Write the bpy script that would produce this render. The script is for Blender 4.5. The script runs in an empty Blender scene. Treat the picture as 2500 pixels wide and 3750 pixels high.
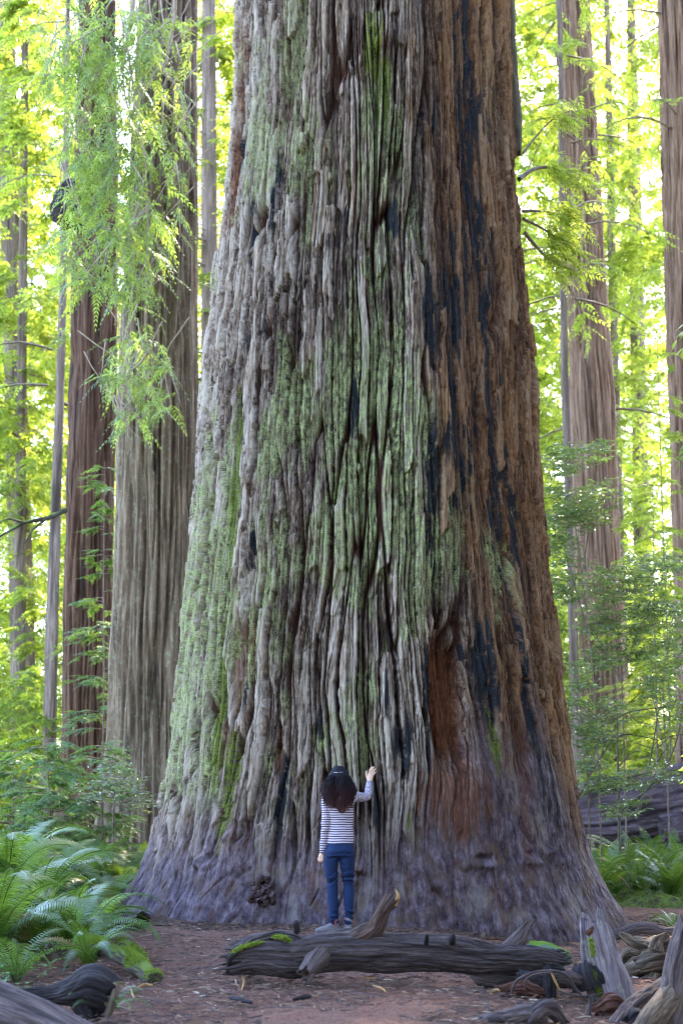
import bpy, math, random
import numpy as np
from mathutils import Vector, Matrix

SC = bpy.context.scene
COL = SC.collection
R_ = math.radians
rng = np.random.RandomState(11)
random.seed(11)

# ---------------------------------------------------------------- camera maths
CAM_H, FOC, HORIZ = 1.43, 5000.0, 2880.0
PITCH = math.atan((HORIZ - 1875.0) / FOC)
CP, SP = math.cos(PITCH), math.sin(PITCH)
CAM = np.array([0.0, 0.0, CAM_H])


def ray(px, py):
    a, b = (px - 1250.0) / FOC, (1875.0 - py) / FOC
    d = np.array([a, CP - b * SP, SP + b * CP])
    return d / np.linalg.norm(d)


def at(px, py, y):
    """point on the ray of a photo pixel at ground distance y"""
    d = ray(px, py)
    return CAM + d * (y / d[1])


# ---------------------------------------------------------------- noise
_nr = np.random.RandomState(5)
PERM = _nr.permutation(256).astype(np.int32)
PERM = np.concatenate([PERM, PERM])
GRD = _nr.normal(size=(256, 3)).astype(np.float32)
GRD /= np.linalg.norm(GRD, axis=1)[:, None]


def noise(x, y, z):
    x, y, z = np.broadcast_arrays(np.asarray(x, np.float32), np.asarray(y, np.float32), np.asarray(z, np.float32))
    sh = x.shape
    x, y, z = x.ravel(), y.ravel(), z.ravel()
    xi, yi, zi = np.floor(x), np.floor(y), np.floor(z)
    xf, yf, zf = x - xi, y - yi, z - zi
    xi, yi, zi = xi.astype(np.int32) & 255, yi.astype(np.int32) & 255, zi.astype(np.int32) & 255
    u, v, w = [t * t * t * (t * (t * 6 - 15) + 10) for t in (xf, yf, zf)]
    out = np.zeros_like(x)
    for dx in (0, 1):
        px = PERM[(xi + dx) & 255]
        wx = u if dx else 1 - u
        for dy in (0, 1):
            py = PERM[px + ((yi + dy) & 255)]
            wy = v if dy else 1 - v
            for dz in (0, 1):
                g = GRD[PERM[py + ((zi + dz) & 255)]]
                wz = w if dz else 1 - w
                out += wx * wy * wz * (g[:, 0] * (xf - dx) + g[:, 1] * (yf - dy) + g[:, 2] * (zf - dz))
    return (out * 1.6).reshape(sh)


def sst(a, b, x):
    t = np.clip((x - a) / (b - a), 0, 1)
    return t * t * (3 - 2 * t)


# ---------------------------------------------------------------- mesh helpers
def make_mesh(name, V, F, attrs=None, smooth=True):
    """V (n,3); F one int array (m,3|4) or a list of them"""
    if not isinstance(F, (list, tuple)):
        F = [F]
    F = [np.asarray(f, np.int32) for f in F if len(f)]
    V = np.asarray(V, np.float32)
    me = bpy.data.meshes.new(name)
    me.vertices.add(len(V))
    me.vertices.foreach_set('co', V.ravel())
    loops = np.concatenate([f.ravel() for f in F])
    tot = np.concatenate([np.full(len(f), f.shape[1], np.int32) for f in F])
    start = np.concatenate([[0], np.cumsum(tot)[:-1]]).astype(np.int32)
    me.loops.add(len(loops))
    me.loops.foreach_set('vertex_index', loops)
    me.polygons.add(len(tot))
    me.polygons.foreach_set('loop_start', start)
    me.polygons.foreach_set('loop_total', tot)
    me.polygons.foreach_set('use_smooth', np.full(len(tot), smooth))
    me.update(calc_edges=True)
    for k, a in (attrs or {}).items():
        a = np.asarray(a, np.float32)
        if a.ndim == 1:
            at_ = me.attributes.new(k, 'FLOAT', 'POINT')
            at_.data.foreach_set('value', a)
        else:
            at_ = me.attributes.new(k, 'FLOAT_VECTOR', 'POINT')
            at_.data.foreach_set('vector', a.ravel())
    return me


def link(name, me, mat=None, parent=None):
    o = bpy.data.objects.new(name, me)
    COL.objects.link(o)
    if me is not None and mat is not None and len(me.materials) == 0:
        me.materials.append(mat)
    if parent is not None:
        o.parent = parent
    return o


def tag(o, label, cat, group=None, kind=None):
    if label:
        o['label'] = label
    if cat:
        o['category'] = cat
    if group:
        o['group'] = group
    if kind:
        o['kind'] = kind
    return o


def root(name, loc, label, cat, group=None):
    o = bpy.data.objects.new(name, None)
    COL.objects.link(o)
    o.location = loc
    o.empty_display_size = 0.2
    return tag(o, label, cat, group)


def copy_tree(src, parent=None):
    c = src.copy()
    COL.objects.link(c)
    if parent is not None:
        c.parent = parent
    for ch in list(src.children):
        copy_tree(ch, c)
    return c


class MB:
    """gathers pieces of one mesh"""

    def __init__(self):
        self.V, self.Q, self.T, self.n, self.A = [], [], [], 0, {}

    def add(self, V, Q=None, T=None, **attrs):
        V = np.asarray(V, np.float32)
        self.V.append(V)
        if Q is not None and len(Q):
            self.Q.append(np.asarray(Q, np.int32) + self.n)
        if T is not None and len(T):
            self.T.append(np.asarray(T, np.int32) + self.n)
        for k, a in attrs.items():
            self.A.setdefault(k, []).append(np.broadcast_to(np.asarray(a, np.float32), (len(V),) + np.shape(a)[1:] if np.ndim(a) > 1 else (len(V),)))
        self.n += len(V)

    def mesh(self, name, smooth=True):
        F = []
        if self.Q:
            F.append(np.concatenate(self.Q))
        if self.T:
            F.append(np.concatenate(self.T))
        A = {k: np.concatenate(v) for k, v in self.A.items()}
        return make_mesh(name, np.concatenate(self.V), F, A, smooth)

    def build(self, name, mat, parent=None, smooth=True):
        return link(name, self.mesh(name, smooth), mat, parent)


def grid_faces(rows, cols, wrap):
    i = np.arange(rows - 1)[:, None]
    j = np.arange(cols if wrap else cols - 1)[None, :]
    j2 = (j + 1) % cols
    a, b, c, d = i * cols + j, i * cols + j2, (i + 1) * cols + j2, (i + 1) * cols + j
    return np.stack([a, b, c, d], -1).reshape(-1, 4)


def catmull(P, m):
    P = np.asarray(P, float)
    if P.ndim == 1:
        P = P[:, None]
    n = len(P)
    Q = np.vstack([2 * P[0] - P[1], P, 2 * P[-1] - P[-2]])
    t = np.linspace(0, n - 1 - 1e-9, m)
    i = t.astype(int)
    f = (t - i)[:, None]
    p0, p1, p2, p3 = Q[i], Q[i + 1], Q[i + 2], Q[i + 3]
    return 0.5 * (2 * p1 + (p2 - p0) * f + (2 * p0 - 5 * p1 + 4 * p2 - p3) * f ** 2 + (3 * p1 - p0 - 3 * p2 + p3) * f ** 3)


def frames(P):
    T = np.gradient(P, axis=0)
    T /= np.linalg.norm(T, axis=1)[:, None] + 1e-12
    N = np.zeros_like(T)
    up = np.array([0, 0, 1.0]) if abs(T[0, 2]) < 0.85 else np.array([0, -1.0, 0])
    n = up - T[0] * (up @ T[0])
    N[0] = n / np.linalg.norm(n)
    for k in range(1, len(T)):
        n = N[k - 1] - T[k] * (N[k - 1] @ T[k])
        N[k] = n / np.linalg.norm(n)
    return T, N, np.cross(T, N)


def loft(mb, path, rad, m=60, nseg=28, flat=1.0, bark=0.0, kf=6.0, st=0.12, lump=0.0, lf=2.0, jag=(0.0, 0.0), hollow=(0.0, 0.0), seed=0, closed=True, tint=0.0):
    """a limb or log: path and radii splined, grooved along the grain, ends broken off jagged"""
    if bark and nseg >= 18 and not closed is None and m < 200:
        m, nseg, bark, kf = int(m * 1.9), int(nseg * 2.2), bark * .85, kf * 1.7
    P = catmull(path, m)
    r = np.maximum(catmull(rad, m)[:, 0], 1e-4)
    T, N, B = frames(P)
    s = np.concatenate([[0], np.cumsum(np.linalg.norm(np.diff(P, axis=0), axis=1))])
    th = np.linspace(0, 2 * math.pi, nseg, endpoint=False)
    c, sn = np.cos(th)[None, :], np.sin(th)[None, :]
    rm = float(r.mean())
    gx, gy, gz = c * rm + 0 * s[:, None], sn * rm + 0 * s[:, None], s[:, None] + 0 * c
    rr = r[:, None] * np.ones_like(c)
    o = seed * 7.31
    if lump:
        rr = rr * (1 + lump * noise(c * 1.1 + o, sn * 1.1 + 0 * gz, gz * lf + o))
    if bark:
        w = 0.25 * noise(gx * kf * .4 + o, gy * kf * .4, gz * st * kf * 2)
        n1 = noise(gx * kf + w + o, gy * kf + w, gz * kf * st)
        n2 = noise(gx * kf * 2.3 + o, gy * kf * 2.3 + w, gz * kf * st * 2)
        rr = rr + bark * (np.minimum(np.abs(n1) / .22, 1) - 0.8) + bark * .6 * (np.minimum(np.abs(n2) / .25, 1) - 0.8) + bark * .22 * noise(gx * kf * 5 + o, gy * kf * 5, gz * kf * st * 6)
    D = N[:, None, :] * c[..., None] + B[:, None, :] * (sn * flat)[..., None]
    V = P[:, None, :] + D * rr[..., None]
    for e, jg in ((0, jag[0]), (1, jag[1])):
        if jg:
            L = max(3, m // 6)
            for k in range(L):
                i = k if e == 0 else m - 1 - k
                wgt = (1 - k / L) ** 1.5
                jn = noise(c[0] * 1.7 + o + e * 9, sn[0] * 1.7, 0.3 + o) + .7 * noise(c[0] * 5 + o, sn[0] * 5 + e * 5, 0.7)
                V[i] += (T[i] * (1 if e else -1))[None, :] * (jn * jg * wgt)[:, None]
    grain = np.stack([gx, gy, gz], -1).reshape(-1, 3)
    V = V.reshape(-1, 3)
    Q = [grid_faces(m, nseg, True)]
    Tt = []
    n = len(V)
    extra, eg = [], []
    if closed:
        for e in (0, 1):
            i0 = 0 if e == 0 else (m - 1) * nseg
            ring = V[i0:i0 + nseg]
            cen = ring.mean(0)
            t = T[0] * -1 if e == 0 else T[-1]
            base = i0 + np.arange(nseg)
            for q, (f_, dp) in enumerate(((0.8, .35), (0.5, 1.0), (0.2, 1.1))):
                rg = cen + (ring - cen) * f_ - t * hollow[e] * dp
                rg = rg + t * (noise(c[0] * 2 + q * 3 + o, sn[0] * 2, e + .4)[:, None]) * (jag[e] * .35)
                extra.append(rg)
                eg.append(np.stack([c[0] * rm * f_, sn[0] * rm * f_, np.full(nseg, s[-1] * e)], -1))
                idx = n + np.arange(nseg)
                qd = np.stack([base, idx, np.roll(idx, -1), np.roll(base, -1)], -1) if e == 0 else np.stack([base, np.roll(base, -1), np.roll(idx, -1), idx], -1)
                Q.append(qd)
                base = idx
                n += nseg
            extra.append((cen - t * hollow[e] * 1.1)[None, :])
            eg.append(np.array([[0, 0, s[-1] * e]]))
            Tt.append(np.stack([base, np.full(nseg, n), np.roll(base, -1)], -1) if e == 0 else np.stack([base, np.roll(base, -1), np.full(nseg, n)], -1))
            n += 1
    if extra:
        V = np.vstack([V] + extra)
        grain = np.vstack([grain] + eg)
    mb.add(V, np.concatenate(Q), np.concatenate(Tt) if Tt else None, grain=grain + np.array([o, 0, 0]), tint=np.full(len(V), tint))
    return P, r


def twig(mb, path, r0, r1, m=10, nseg=5, tint=0.0):
    loft(mb, path, np.linspace(r0, r1, 4), m=m, nseg=nseg, closed=False, tint=tint)


# ---------------------------------------------------------------- materials
def nt(name):
    m = bpy.data.materials.new(name)
    m.use_nodes = True
    t = m.node_tree
    t.nodes.clear()
    return m, t


class NB:
    """small node builder"""

    def __init__(self, name):
        self.m, self.t = nt(name)
        self.out = self.n('ShaderNodeOutputMaterial')

    def n(self, typ, **kw):
        nd = self.t.nodes.new(typ)
        for k, v in kw.items():
            setattr(nd, k, v)
        return nd

    def l(self, a, b):
        self.t.links.new(a, b)

    def attr(self, name, vec=False):
        a = self.n('ShaderNodeAttribute', attribute_name=name)
        return a.outputs['Vector'] if vec else a.outputs['Fac']

    def noise(self, vec, scale, detail=4, rough=.55, mapping=None, dist=0.0):
        if mapping is not None:
            mp = self.n('ShaderNodeMapping')
            mp.inputs['Scale'].default_value = mapping
            self.l(vec, mp.inputs['Vector'])
            vec = mp.outputs['Vector']
        nz = self.n('ShaderNodeTexNoise')
        nz.inputs['Scale'].default_value = scale
        nz.inputs['Detail'].default_value = detail
        nz.inputs['Roughness'].default_value = rough
        nz.inputs['Distortion'].default_value = dist
        self.l(vec, nz.inputs['Vector'])
        return nz.outputs['Fac']

    def ramp(self, fac, stops):
        r = self.n('ShaderNodeValToRGB')
        el = r.color_ramp.elements
        while len(el) < len(stops):
            el.new(0.5)
        for e, (p, c) in zip(el, stops):
            e.position = p
            e.color = tuple(c) + (1,) if len(c) == 3 else c
        self.l(fac, r.inputs['Fac'])
        return r.outputs['Color']

    def mrange(self, v, a, b, c=0.0, d=1.0):
        r = self.n('ShaderNodeMapRange')
        for k, x in zip(('From Min', 'From Max', 'To Min', 'To Max'), (a, b, c, d)):
            r.inputs[k].default_value = x
        self.l(v, r.inputs['Value'])
        return r.outputs['Result']

    def math(self, op, a, b=None):
        r = self.n('ShaderNodeMath', operation=op)
        for k, x in ((0, a), (1, b)):
            if x is None:
                continue
            if isinstance(x, (int, float)):
                r.inputs[k].default_value = x
            else:
                self.l(x, r.inputs[k])
        return r.outputs['Value']

    def mix(self, fac, a, b, blend='MIX'):
        r = self.n('ShaderNodeMix', data_type='RGBA', blend_type=blend)
        for k, x in (('Factor', fac), ('A', a), ('B', b)):
            s = r.inputs[0] if k == 'Factor' else r.inputs[6 if k == 'A' else 7]
            if isinstance(x, (int, float)):
                s.default_value = x
            elif isinstance(x, tuple):
                s.default_value = x + (1,) if len(x) == 3 else x
            else:
                self.l(x, s)
        return r.outputs[2]

    def bump(self, h, dist, strength=1.0):
        b = self.n('ShaderNodeBump')
        b.inputs['Distance'].default_value = dist
        b.inputs['Strength'].default_value = strength
        self.l(h, b.inputs['Height'])
        return b.outputs['Normal']

    def pbr(self, col, rough=.85, normal=None, spec=.25, sheen=0.0):
        p = self.n('ShaderNodeBsdfPrincipled')
        for k, x in (('Base Color', col), ('Roughness', rough)):
            if isinstance(x, tuple):
                p.inputs[k].default_value = x + (1,)
            elif isinstance(x, (int, float)):
                p.inputs[k].default_value = x
            else:
                self.l(x, p.inputs[k])
        p.inputs['Specular IOR Level'].default_value = spec
        if sheen:
            p.inputs['Sheen Weight'].default_value = sheen
        if normal is not None:
            self.l(normal, p.inputs['Normal'])
        return p

    def done(self, shader):
        self.l(shader.outputs[0], self.out.inputs['Surface'])
        return self.m


def mat_plain(name, col, rough=.7, var=.25, scale=30, spec=.3):
    b = NB(name)
    tc = b.n('ShaderNodeTexCoord').outputs['Object']
    f = b.noise(tc, scale, 4)
    c = b.mix(b.mrange(f, .3, .7), tuple(x * (1 - var) for x in col), tuple(min(1, x * (1 + var)) for x in col))
    return b.done(b.pbr(c, rough, b.bump(f, .004, .5), spec))


def mat_wood(name, dark, mid, light, k=18.0, st=.1, moss=0.0, mosscol=(.12, .19, .02), bump=.012, lich=0.0, spec=.2, speck=0.0):
    """weathered wood or bark with the grain along the third 'grain' coordinate"""
    b = NB(name)
    g = b.attr('grain', True)
    fine = b.math('ADD', b.math('MULTIPLY', b.noise(g, k, 7, .7, mapping=(1, 1, st), dist=.3), .65), b.math('MULTIPLY', b.noise(g, k * 4, 4, .7, mapping=(1, 1, st * 1.5)), .35))
    broad = b.noise(g, k * .16, 4, .6, mapping=(1, 1, st * 2.5))
    col = b.ramp(fine, [(.35, dark), (.49, mid), (.64, light)])
    col = b.mix(b.mrange(broad, .35, .7), col, b.mix(.55, col, mid))
    col = b.mix(b.mrange(b.noise(g, k * .3, 3, .6, mapping=(1, 1, st * 1.5)), .56, .70), col, dark)
    if lich:
        ln = b.noise(g, k * .8, 5, .7, mapping=(1, 1, .5))
        col = b.mix(b.math('MULTIPLY', b.mrange(ln, .56, .62), lich), col, (.30, .34, .22))
    h = fine
    if moss:
        nz = b.n('ShaderNodeSeparateXYZ')
        b.l(b.n('ShaderNodeNewGeometry').outputs['Normal'], nz.inputs[0])
        mn = b.noise(g, k * .22, 5, .65, mapping=(1, 1, .6))
        up = b.math('ADD', b.mrange(nz.outputs['Z'], -.1, .9, -.35, .3), mn)
        mk = b.mrange(up, .72 - moss * .35, .80 - moss * .35)
        mf = b.noise(g, k * 6, 4, .7)
        col = b.mix(mk, col, b.mix(mf, tuple(x * .45 for x in mosscol), tuple(x * 1.5 for x in mosscol)))
        h = b.math('ADD', fine, b.math('MULTIPLY', mk, b.math('MULTIPLY', mf, 1.2)))
    return b.done(b.pbr(col, .85, b.bump(h, bump, 1.0), spec))


def mat_leaf(name, col, trans, tw=.45, rough=.5, spec=.35, var=.35, dead=None):
    """leaf with light coming through it; 'tint' shifts single leaves between dark and light, above 1.5 they are dead"""
    b = NB(name)
    t = b.attr('tint')
    lo = tuple(x * (1 - var) for x in col)
    hi = tuple(x * (1 + var) for x in col)
    c = b.mix(t, lo, hi)
    tr = b.mix(t, tuple(x * (1 - var) for x in trans), tuple(min(1, x * (1 + var * .6)) for x in trans))
    if dead:
        d = b.mrange(t, 1.4, 1.6)
        c = b.mix(d, c, dead)
        tr = b.mix(d, tr, dead)
    p = b.pbr(c, rough, None, spec)
    tl = b.n('ShaderNodeBsdfTranslucent')
    b.l(tr, tl.inputs['Color'])
    mx = b.n('ShaderNodeMixShader')
    mx.inputs[0].default_value = tw
    b.l(p.outputs[0], mx.inputs[1])
    b.l(tl.outputs[0], mx.inputs[2])
    return b.done(mx)
# ================================================================ camera, sky, sun
cam = bpy.data.cameras.new('camera')
cam.sensor_fit = 'HORIZONTAL'
cam.sensor_width = 24.0
cam.lens = 24.0 * FOC / 2500.0
cam.clip_end = 2000
cam.dof.use_dof = True
cam.dof.focus_distance = 13.7
cam.dof.aperture_fstop = 1.8
co = bpy.data.objects.new('camera', cam)
COL.objects.link(co)
co.location = CAM
co.rotation_euler = (math.pi / 2 + PITCH, 0, 0)
SC.camera = co

SUN_AZ, SUN_EL = math.atan2(0.32, 0.95), R_(41)          # azimuth from +Y towards +X
w = bpy.data.worlds.new('World')
SC.world = w
w.use_nodes = True
nn = w.node_tree.nodes
bg = nn['Background']
sky = nn.new('ShaderNodeTexSky')
sky.sky_type = 'NISHITA'
sky.sun_disc = False
sky.sun_elevation = SUN_EL
sky.sun_rotation = SUN_AZ
sky.air_density = 1.0
sky.dust_density = 1.0
sky.ozone_density = 2.5
w.node_tree.links.new(sky.outputs[0], bg.inputs[0])
bg.inputs[1].default_value = 0.15
sl = bpy.data.lights.new('sun', 'SUN')
sl.energy = 2.5
sl.angle = R_(0.55)
sl.color = (1.0, .88, .66)
so = bpy.data.objects.new('sun', sl)
COL.objects.link(so)
sd = Vector((math.sin(SUN_AZ) * math.cos(SUN_EL), math.cos(SUN_AZ) * math.cos(SUN_EL), math.sin(SUN_EL)))
so.rotation_euler = sd.to_track_quat('Z', 'Y').to_euler()
so.location = sd * 60
SC.view_settings.view_transform = 'Standard'
SC.view_settings.look = 'None'
SC.view_settings.gamma = 1.0
SC.view_settings.exposure = 4.35
SC.render.engine = 'CYCLES'
SC.cycles.use_denoising = True
SC.cycles.filter_width = 1.05
SC.cycles.max_bounces = 8
SC.cycles.diffuse_bounces = 4
SC.cycles.transmission_bounces = 6
SC.cycles.sample_clamp_indirect = 6.0


# ================================================================ ground
def gh(x, y):
    x, y = np.asarray(x, float), np.asarray(y, float)
    z = -0.24 * sst(0.3, 3.0, x) * sst(4, 12, y)
    z = z + 0.42 * sst(-2.3, -5.2, x) * sst(6, 12, y) * (1 - .4 * sst(20, 30, y))
    z = z + 0.02 * np.clip(y - 24, 0, 300) + .25 * sst(4.4, 9, x) * sst(10, 16, y)
    z = z + 0.05 * sst(2.0, 0.5, np.hypot(x - .8, (y - 13.3) * 1.6)) * 0
    return z


def gpix(px, py, dz=0.0):
    """ground point seen at a photo pixel"""
    d = ray(px, py)
    t = 5.0
    for _ in range(300):
        p = CAM + d * t
        e = p[2] - (gh(p[0], p[1]) + dz)
        if e < 0.002:
            break
        t += max(0.01, e * 0.8)
    return CAM + d * t


def spaced(lo, hi, c0, c1, fine, n_out):
    a = np.arange(c0, c1, fine)
    g1 = c0 - (np.geomspace(fine, c0 - lo + fine, n_out)[::-1] - fine)
    g2 = c1 + (np.geomspace(fine, hi - c1 + fine, n_out) - fine)
    return np.unique(np.concatenate([g1, a, g2]))


gx_, gy_ = spaced(-260, 260, -6, 6, .035, 60), spaced(-120, 420, 7.5, 20, .035, 60)
GX, GY = np.meshgrid(gx_, gy_)
near = sst(9, 6, np.abs(GX)) * sst(24, 20, GY) * sst(4, 7, GY)
verge = np.clip(np.maximum.reduce([sst(-2.15, -2.9, GX + .25 * noise(GX, GY, 3.1)), sst(4.3, 5.0, GX + .3 * noise(GX, GY, 8.1)) * sst(19.2, 20.0, GY + .5 * noise(GX, GY, 1.1)), sst(19.6, 20.8, GY)]), 0, 1)
GZ = gh(GX, GY) + .05 * noise(GX * .6, GY * .6, 0.5) + near * (.022 * noise(GX * 2.2, GY * 2.2, 1.5) + .012 * noise(GX * 7, GY * 7, 2.5) + .006 * noise(GX * 19, GY * 19, 4.5))
GZ += (1 - near) * .12 * noise(GX * .35, GY * .35, 9.5) * sst(20, 40, np.hypot(GX, GY))
b = NB('forest_duff')
tc = b.n('ShaderNodeTexCoord').outputs['Object']
f1 = b.noise(tc, 3.0, 5, .6)
f2 = b.noise(tc, 38.0, 5, .7)
f3 = b.noise(tc, 120.0, 3, .6, mapping=(1, .35, 1))
col = b.ramp(f2, [(.34, (.026, .011, .009)), (.48, (.098, .036, .022)), (.58, (.150, .062, .040)), (.74, (.22, .115, .082))])
col = b.mix(b.mrange(f1, .42, .62), col, b.mix(.45, col, (.155, .078, .056)))
col = b.mix(b.mrange(b.noise(tc, 1.1, 4, .6), .55, .7, 0, .6), col, (.085, .043, .036))
col = b.mix(b.mrange(f3, .66, .74), col, (.30, .20, .15))
vg = b.attr('verge')
gcol = b.ramp(b.noise(tc, 9, 6, .7), [(.3, (.018, .022, .008)), (.55, (.045, .060, .016)), (.75, (.09, .075, .035))])
col = b.mix(vg, col, gcol)
hgt = b.math('ADD', b.math('MULTIPLY', f2, 1.0), b.math('MULTIPLY', f3, .5))
m_ground = b.done(b.pbr(col, .92, b.bump(hgt, .02, 1.0), .15))
ground = link('ground', make_mesh('ground', np.stack([GX, GY, GZ], -1).reshape(-1, 3), grid_faces(*GX.shape, False), {'verge': verge.ravel()}), m_ground)
tag(ground, 'brown forest floor of needles and trodden earth', None, None, 'structure')

# ================================================================ the giant redwood
AX_D = 16.9
SIL = [(0, 855, 1880), (250, 848, 1880), (500, 838, 1888), (900, 795, 1918), (1300, 750, 1952), (1700, 716, 1980), (2000, 690, 2010), (2300, 664, 2036),
       (2600, 642, 2066), (2800, 618, 2092), (2950, 590, 2118), (3100, 558, 2146), (3200, 520, 2190), (3280, 470, 2232), (3345, 425, 2276)]
zz, RR, XX = [], [], []
for y_, xl, xr in SIL:
    a, c_ = ray(xl, y_), ray(xr, y_)
    pl, pr = math.atan2(a[0], a[1]), math.atan2(c_[0], c_[1])
    half, mid_ = (pr - pl) / 2, (pr + pl) / 2
    Rr = AX_D * math.sin(half)
    hd = math.sqrt(AX_D ** 2 - Rr ** 2)
    z_ = CAM_H + hd * .5 * (a[2] / math.hypot(a[0], a[1]) + c_[2] / math.hypot(c_[0], c_[1]))
    zz.append(z_)
    RR.append(Rr)
    XX.append(AX_D * math.sin(mid_))
zz, RR, XX = [np.array(v[::-1]) for v in (zz, RR, XX)]


def tr_R(z):
    r = np.interp(z, zz, RR)
    r = np.where(z < zz[0], RR[0] + (zz[0] - z) * .55, r)
    return np.where(z > zz[-1], np.maximum(RR[-1] - (z - zz[-1]) * .022, .25), r)


def tr_x(z):
    return np.interp(z, zz, XX)


def tr_tz(px, py):
    """(theta, z) on the trunk seen at a photo pixel; theta = 0 points at the camera, grows to the right"""
    d = ray(px, py)
    z = CAM_H + 14.5 * d[2] / math.hypot(d[0], d[1])
    for _ in range(12):
        r, cx = float(tr_R(z)), float(tr_x(z))
        dd = d[:2] / np.linalg.norm(d[:2])
        oc = np.array([-cx, -AX_D])
        bb = oc @ dd
        disc = bb * bb - (oc @ oc - r * r)
        t = -bb - math.sqrt(max(disc, 0))
        z = CAM_H + t * d[2] / math.hypot(d[0], d[1])
    p = dd * t - np.array([cx, AX_D])
    return math.atan2(p[0], -p[1]), z


def build_giant():
    th = np.concatenate([np.linspace(-R_(180), -R_(98), 80)[:-1], np.linspace(-R_(98), R_(98), 1240), np.linspace(R_(98), R_(180), 80)[1:-1]])
    z = np.concatenate([np.arange(-.75, 12.6, .0118), np.linspace(12.62, 34, 60)])
    TH, Z = np.meshgrid(th.astype(np.float32), z.astype(np.float32))
    thw = (TH + math.pi) % (2 * math.pi) - math.pi
    sx, sy = np.sin(TH), -np.cos(TH)
    R = tr_R(Z).astype(np.float32)
    front = np.clip(np.cos(TH), 0, 1) ** 1.3
    R16 = tr_R(np.maximum(Z, 1.5)).astype(np.float32)
    R = R16 + (R - R16) * (1 - .62 * front)                     # the flare reaches less far towards the viewer
    P0, P1 = sx * 2.25, sy * 2.25
    # broad buttress folds, strongest at the foot
    foot = np.exp(-np.clip(Z, 0, 9) / 1.1)
    R = R + (.05 + .16 * foot) * noise(sx * 2.2 + 4, sy * 2.2, Z * .10) + .05 * noise(P0 * 1.3, P1 * 1.3, Z * .22 + 5)
    # two faces meeting in a soft arris right of the middle
    thA = .29 + .05 * np.sin(Z * .35)
    R = R + sst(2.2, 5.0, Z) * (.16 * np.exp(-((thw - thA + .10) / .22) ** 2) - .26 * np.exp(-((thw - thA - .42) / .30) ** 2))
    low_n = .45 * noise(P0 * .9, P1 * .9, 1.7) + .2 * noise(P0 * 2.6, P1 * 2.6, 4.4)
    smooth_top = .75 + 1.15 * sst(.02, .30, thw) * sst(1.25, .9, thw)          # trodden smooth foot, higher on the right
    bark = .05 + .95 * sst(smooth_top - .45, smooth_top + .55, Z + low_n)
    rt = sst(.26, .46, thw) * sst(1.3, 1.05, thw)               # calmer bark on the right-hand side
    bark = bark * (1 - .35 * rt * sst(2.5, 4.5, Z))
    hi = sst(1.0, 6.0, Z)
    wv = (.16 - .07 * hi) * noise(P0 * .9, P1 * .9, Z * .45) + (.040 - .020 * hi) * noise(P0 * 2.5, P1 * 2.5, Z * 1.2 + 3) + (.016 - .008 * hi) * noise(P0 * 6, P1 * 6, Z * 3.0) 
    wv = wv + .16 * np.exp(-((Z - 11.0) / 2.2) ** 2) * np.sign(thw - .02) * np.exp(-((thw - .02) / .16) ** 2) * -1
    u0, u1 = P0 + wv * np.cos(TH), P1 + wv * np.sin(TH)
    S = thw * 2.25 + wv + .085 * noise(P0 * 3.1, P1 * 3.1, 20.5 + Z * .05)
    rag = .007 * noise(P0 * 10, P1 * 10, Z * 7) + .006 * noise(P0 * 22, P1 * 22, Z * 18 + 5)

    def h2(i, j, k):
        q = np.sin(i * 12.9898 + j * 78.233 + k * 37.719) * 43758.5453
        return (q - np.floor(q)).astype(np.float32)

    def strips(f, fz, k, wob):
        q = (S + wob * noise(P0 * f * .35, P1 * f * .35 + k, Z * fz * 1.1)).astype(np.float64) * f + k * .37
        i = np.floor(q)
        t = (q - i).astype(np.float32)
        h = h2(i, 0 * i, k)
        seg = np.floor(Z * fz * (.55 + .9 * h) + h * 17 + 1.1 * (t - .5) * (h2(i, i * 0 + 3, k) - .5) + .35 * noise(P0 * f, P1 * f, Z * 3))
        return np.minimum(t, 1 - t) / f, h2(i, seg, k), t, h
    e1, r1, t1, k1 = strips(6.8, .75, 1.0, .05)
    e2, r2, t2, k2 = strips(20.0, 1.5, 2.0, .020)
    e3, r3, t3, k3 = strips(50.0, 2.0, 3.0, .006)
    n1 = noise(u0 * 4.4, u1 * 4.4, Z * .30)
    opn = noise(u0 * 4, u1 * 4, Z * 1.3 + 6)
    lump = noise(P0 * 7, P1 * 7, Z * 3.6)
    rough = noise(P0 * 24, P1 * 24, Z * 15)
    f1 = np.minimum(np.abs(n1) / (.085 + .04 * lump), 1)
    f1 = 1 - (1 - f1) ** 1.3
    f2 = np.minimum(np.clip(e1 + rag, 0, 1) / (.012 + .008 * np.clip(opn + .3, 0, 1)), 1)
    f2 = 1 - (1 - f2) * sst(-.45, -.1, opn)
    f3 = np.minimum(np.clip(e2 + rag * .6, 0, 1) / .0075, 1)
    f3 = 1 - (1 - f3) * sst(-.2, .2, -opn + .15 + .5 * (r2 - .5))
    flake = noise(u0 * 13 + 31, u1 * 13, Z * 1.9 + 2)
    H = bark * (.170 * (f1 - 1) + .160 * (f2 - 1) + .040 * (f3 - 1) + .105 * (r1 - .55) + .036 * (r2 - .5) + .016 * (r3 - .5) - .006 * (2 * t1 - 1) ** 4
                + sst(.26, .29, flake) * .030 + .006 * lump + .004 * rough - .075)
    worn = 1 - sst(smooth_top - .7, smooth_top + .9, Z + 1.3 * low_n + .25 * noise(P0 * 9, P1 * 9, Z * 2))
    us = P0 * .9 + .35 * Z * np.sign(thw) * np.minimum(np.abs(thw) * 1.6, 1)
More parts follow.
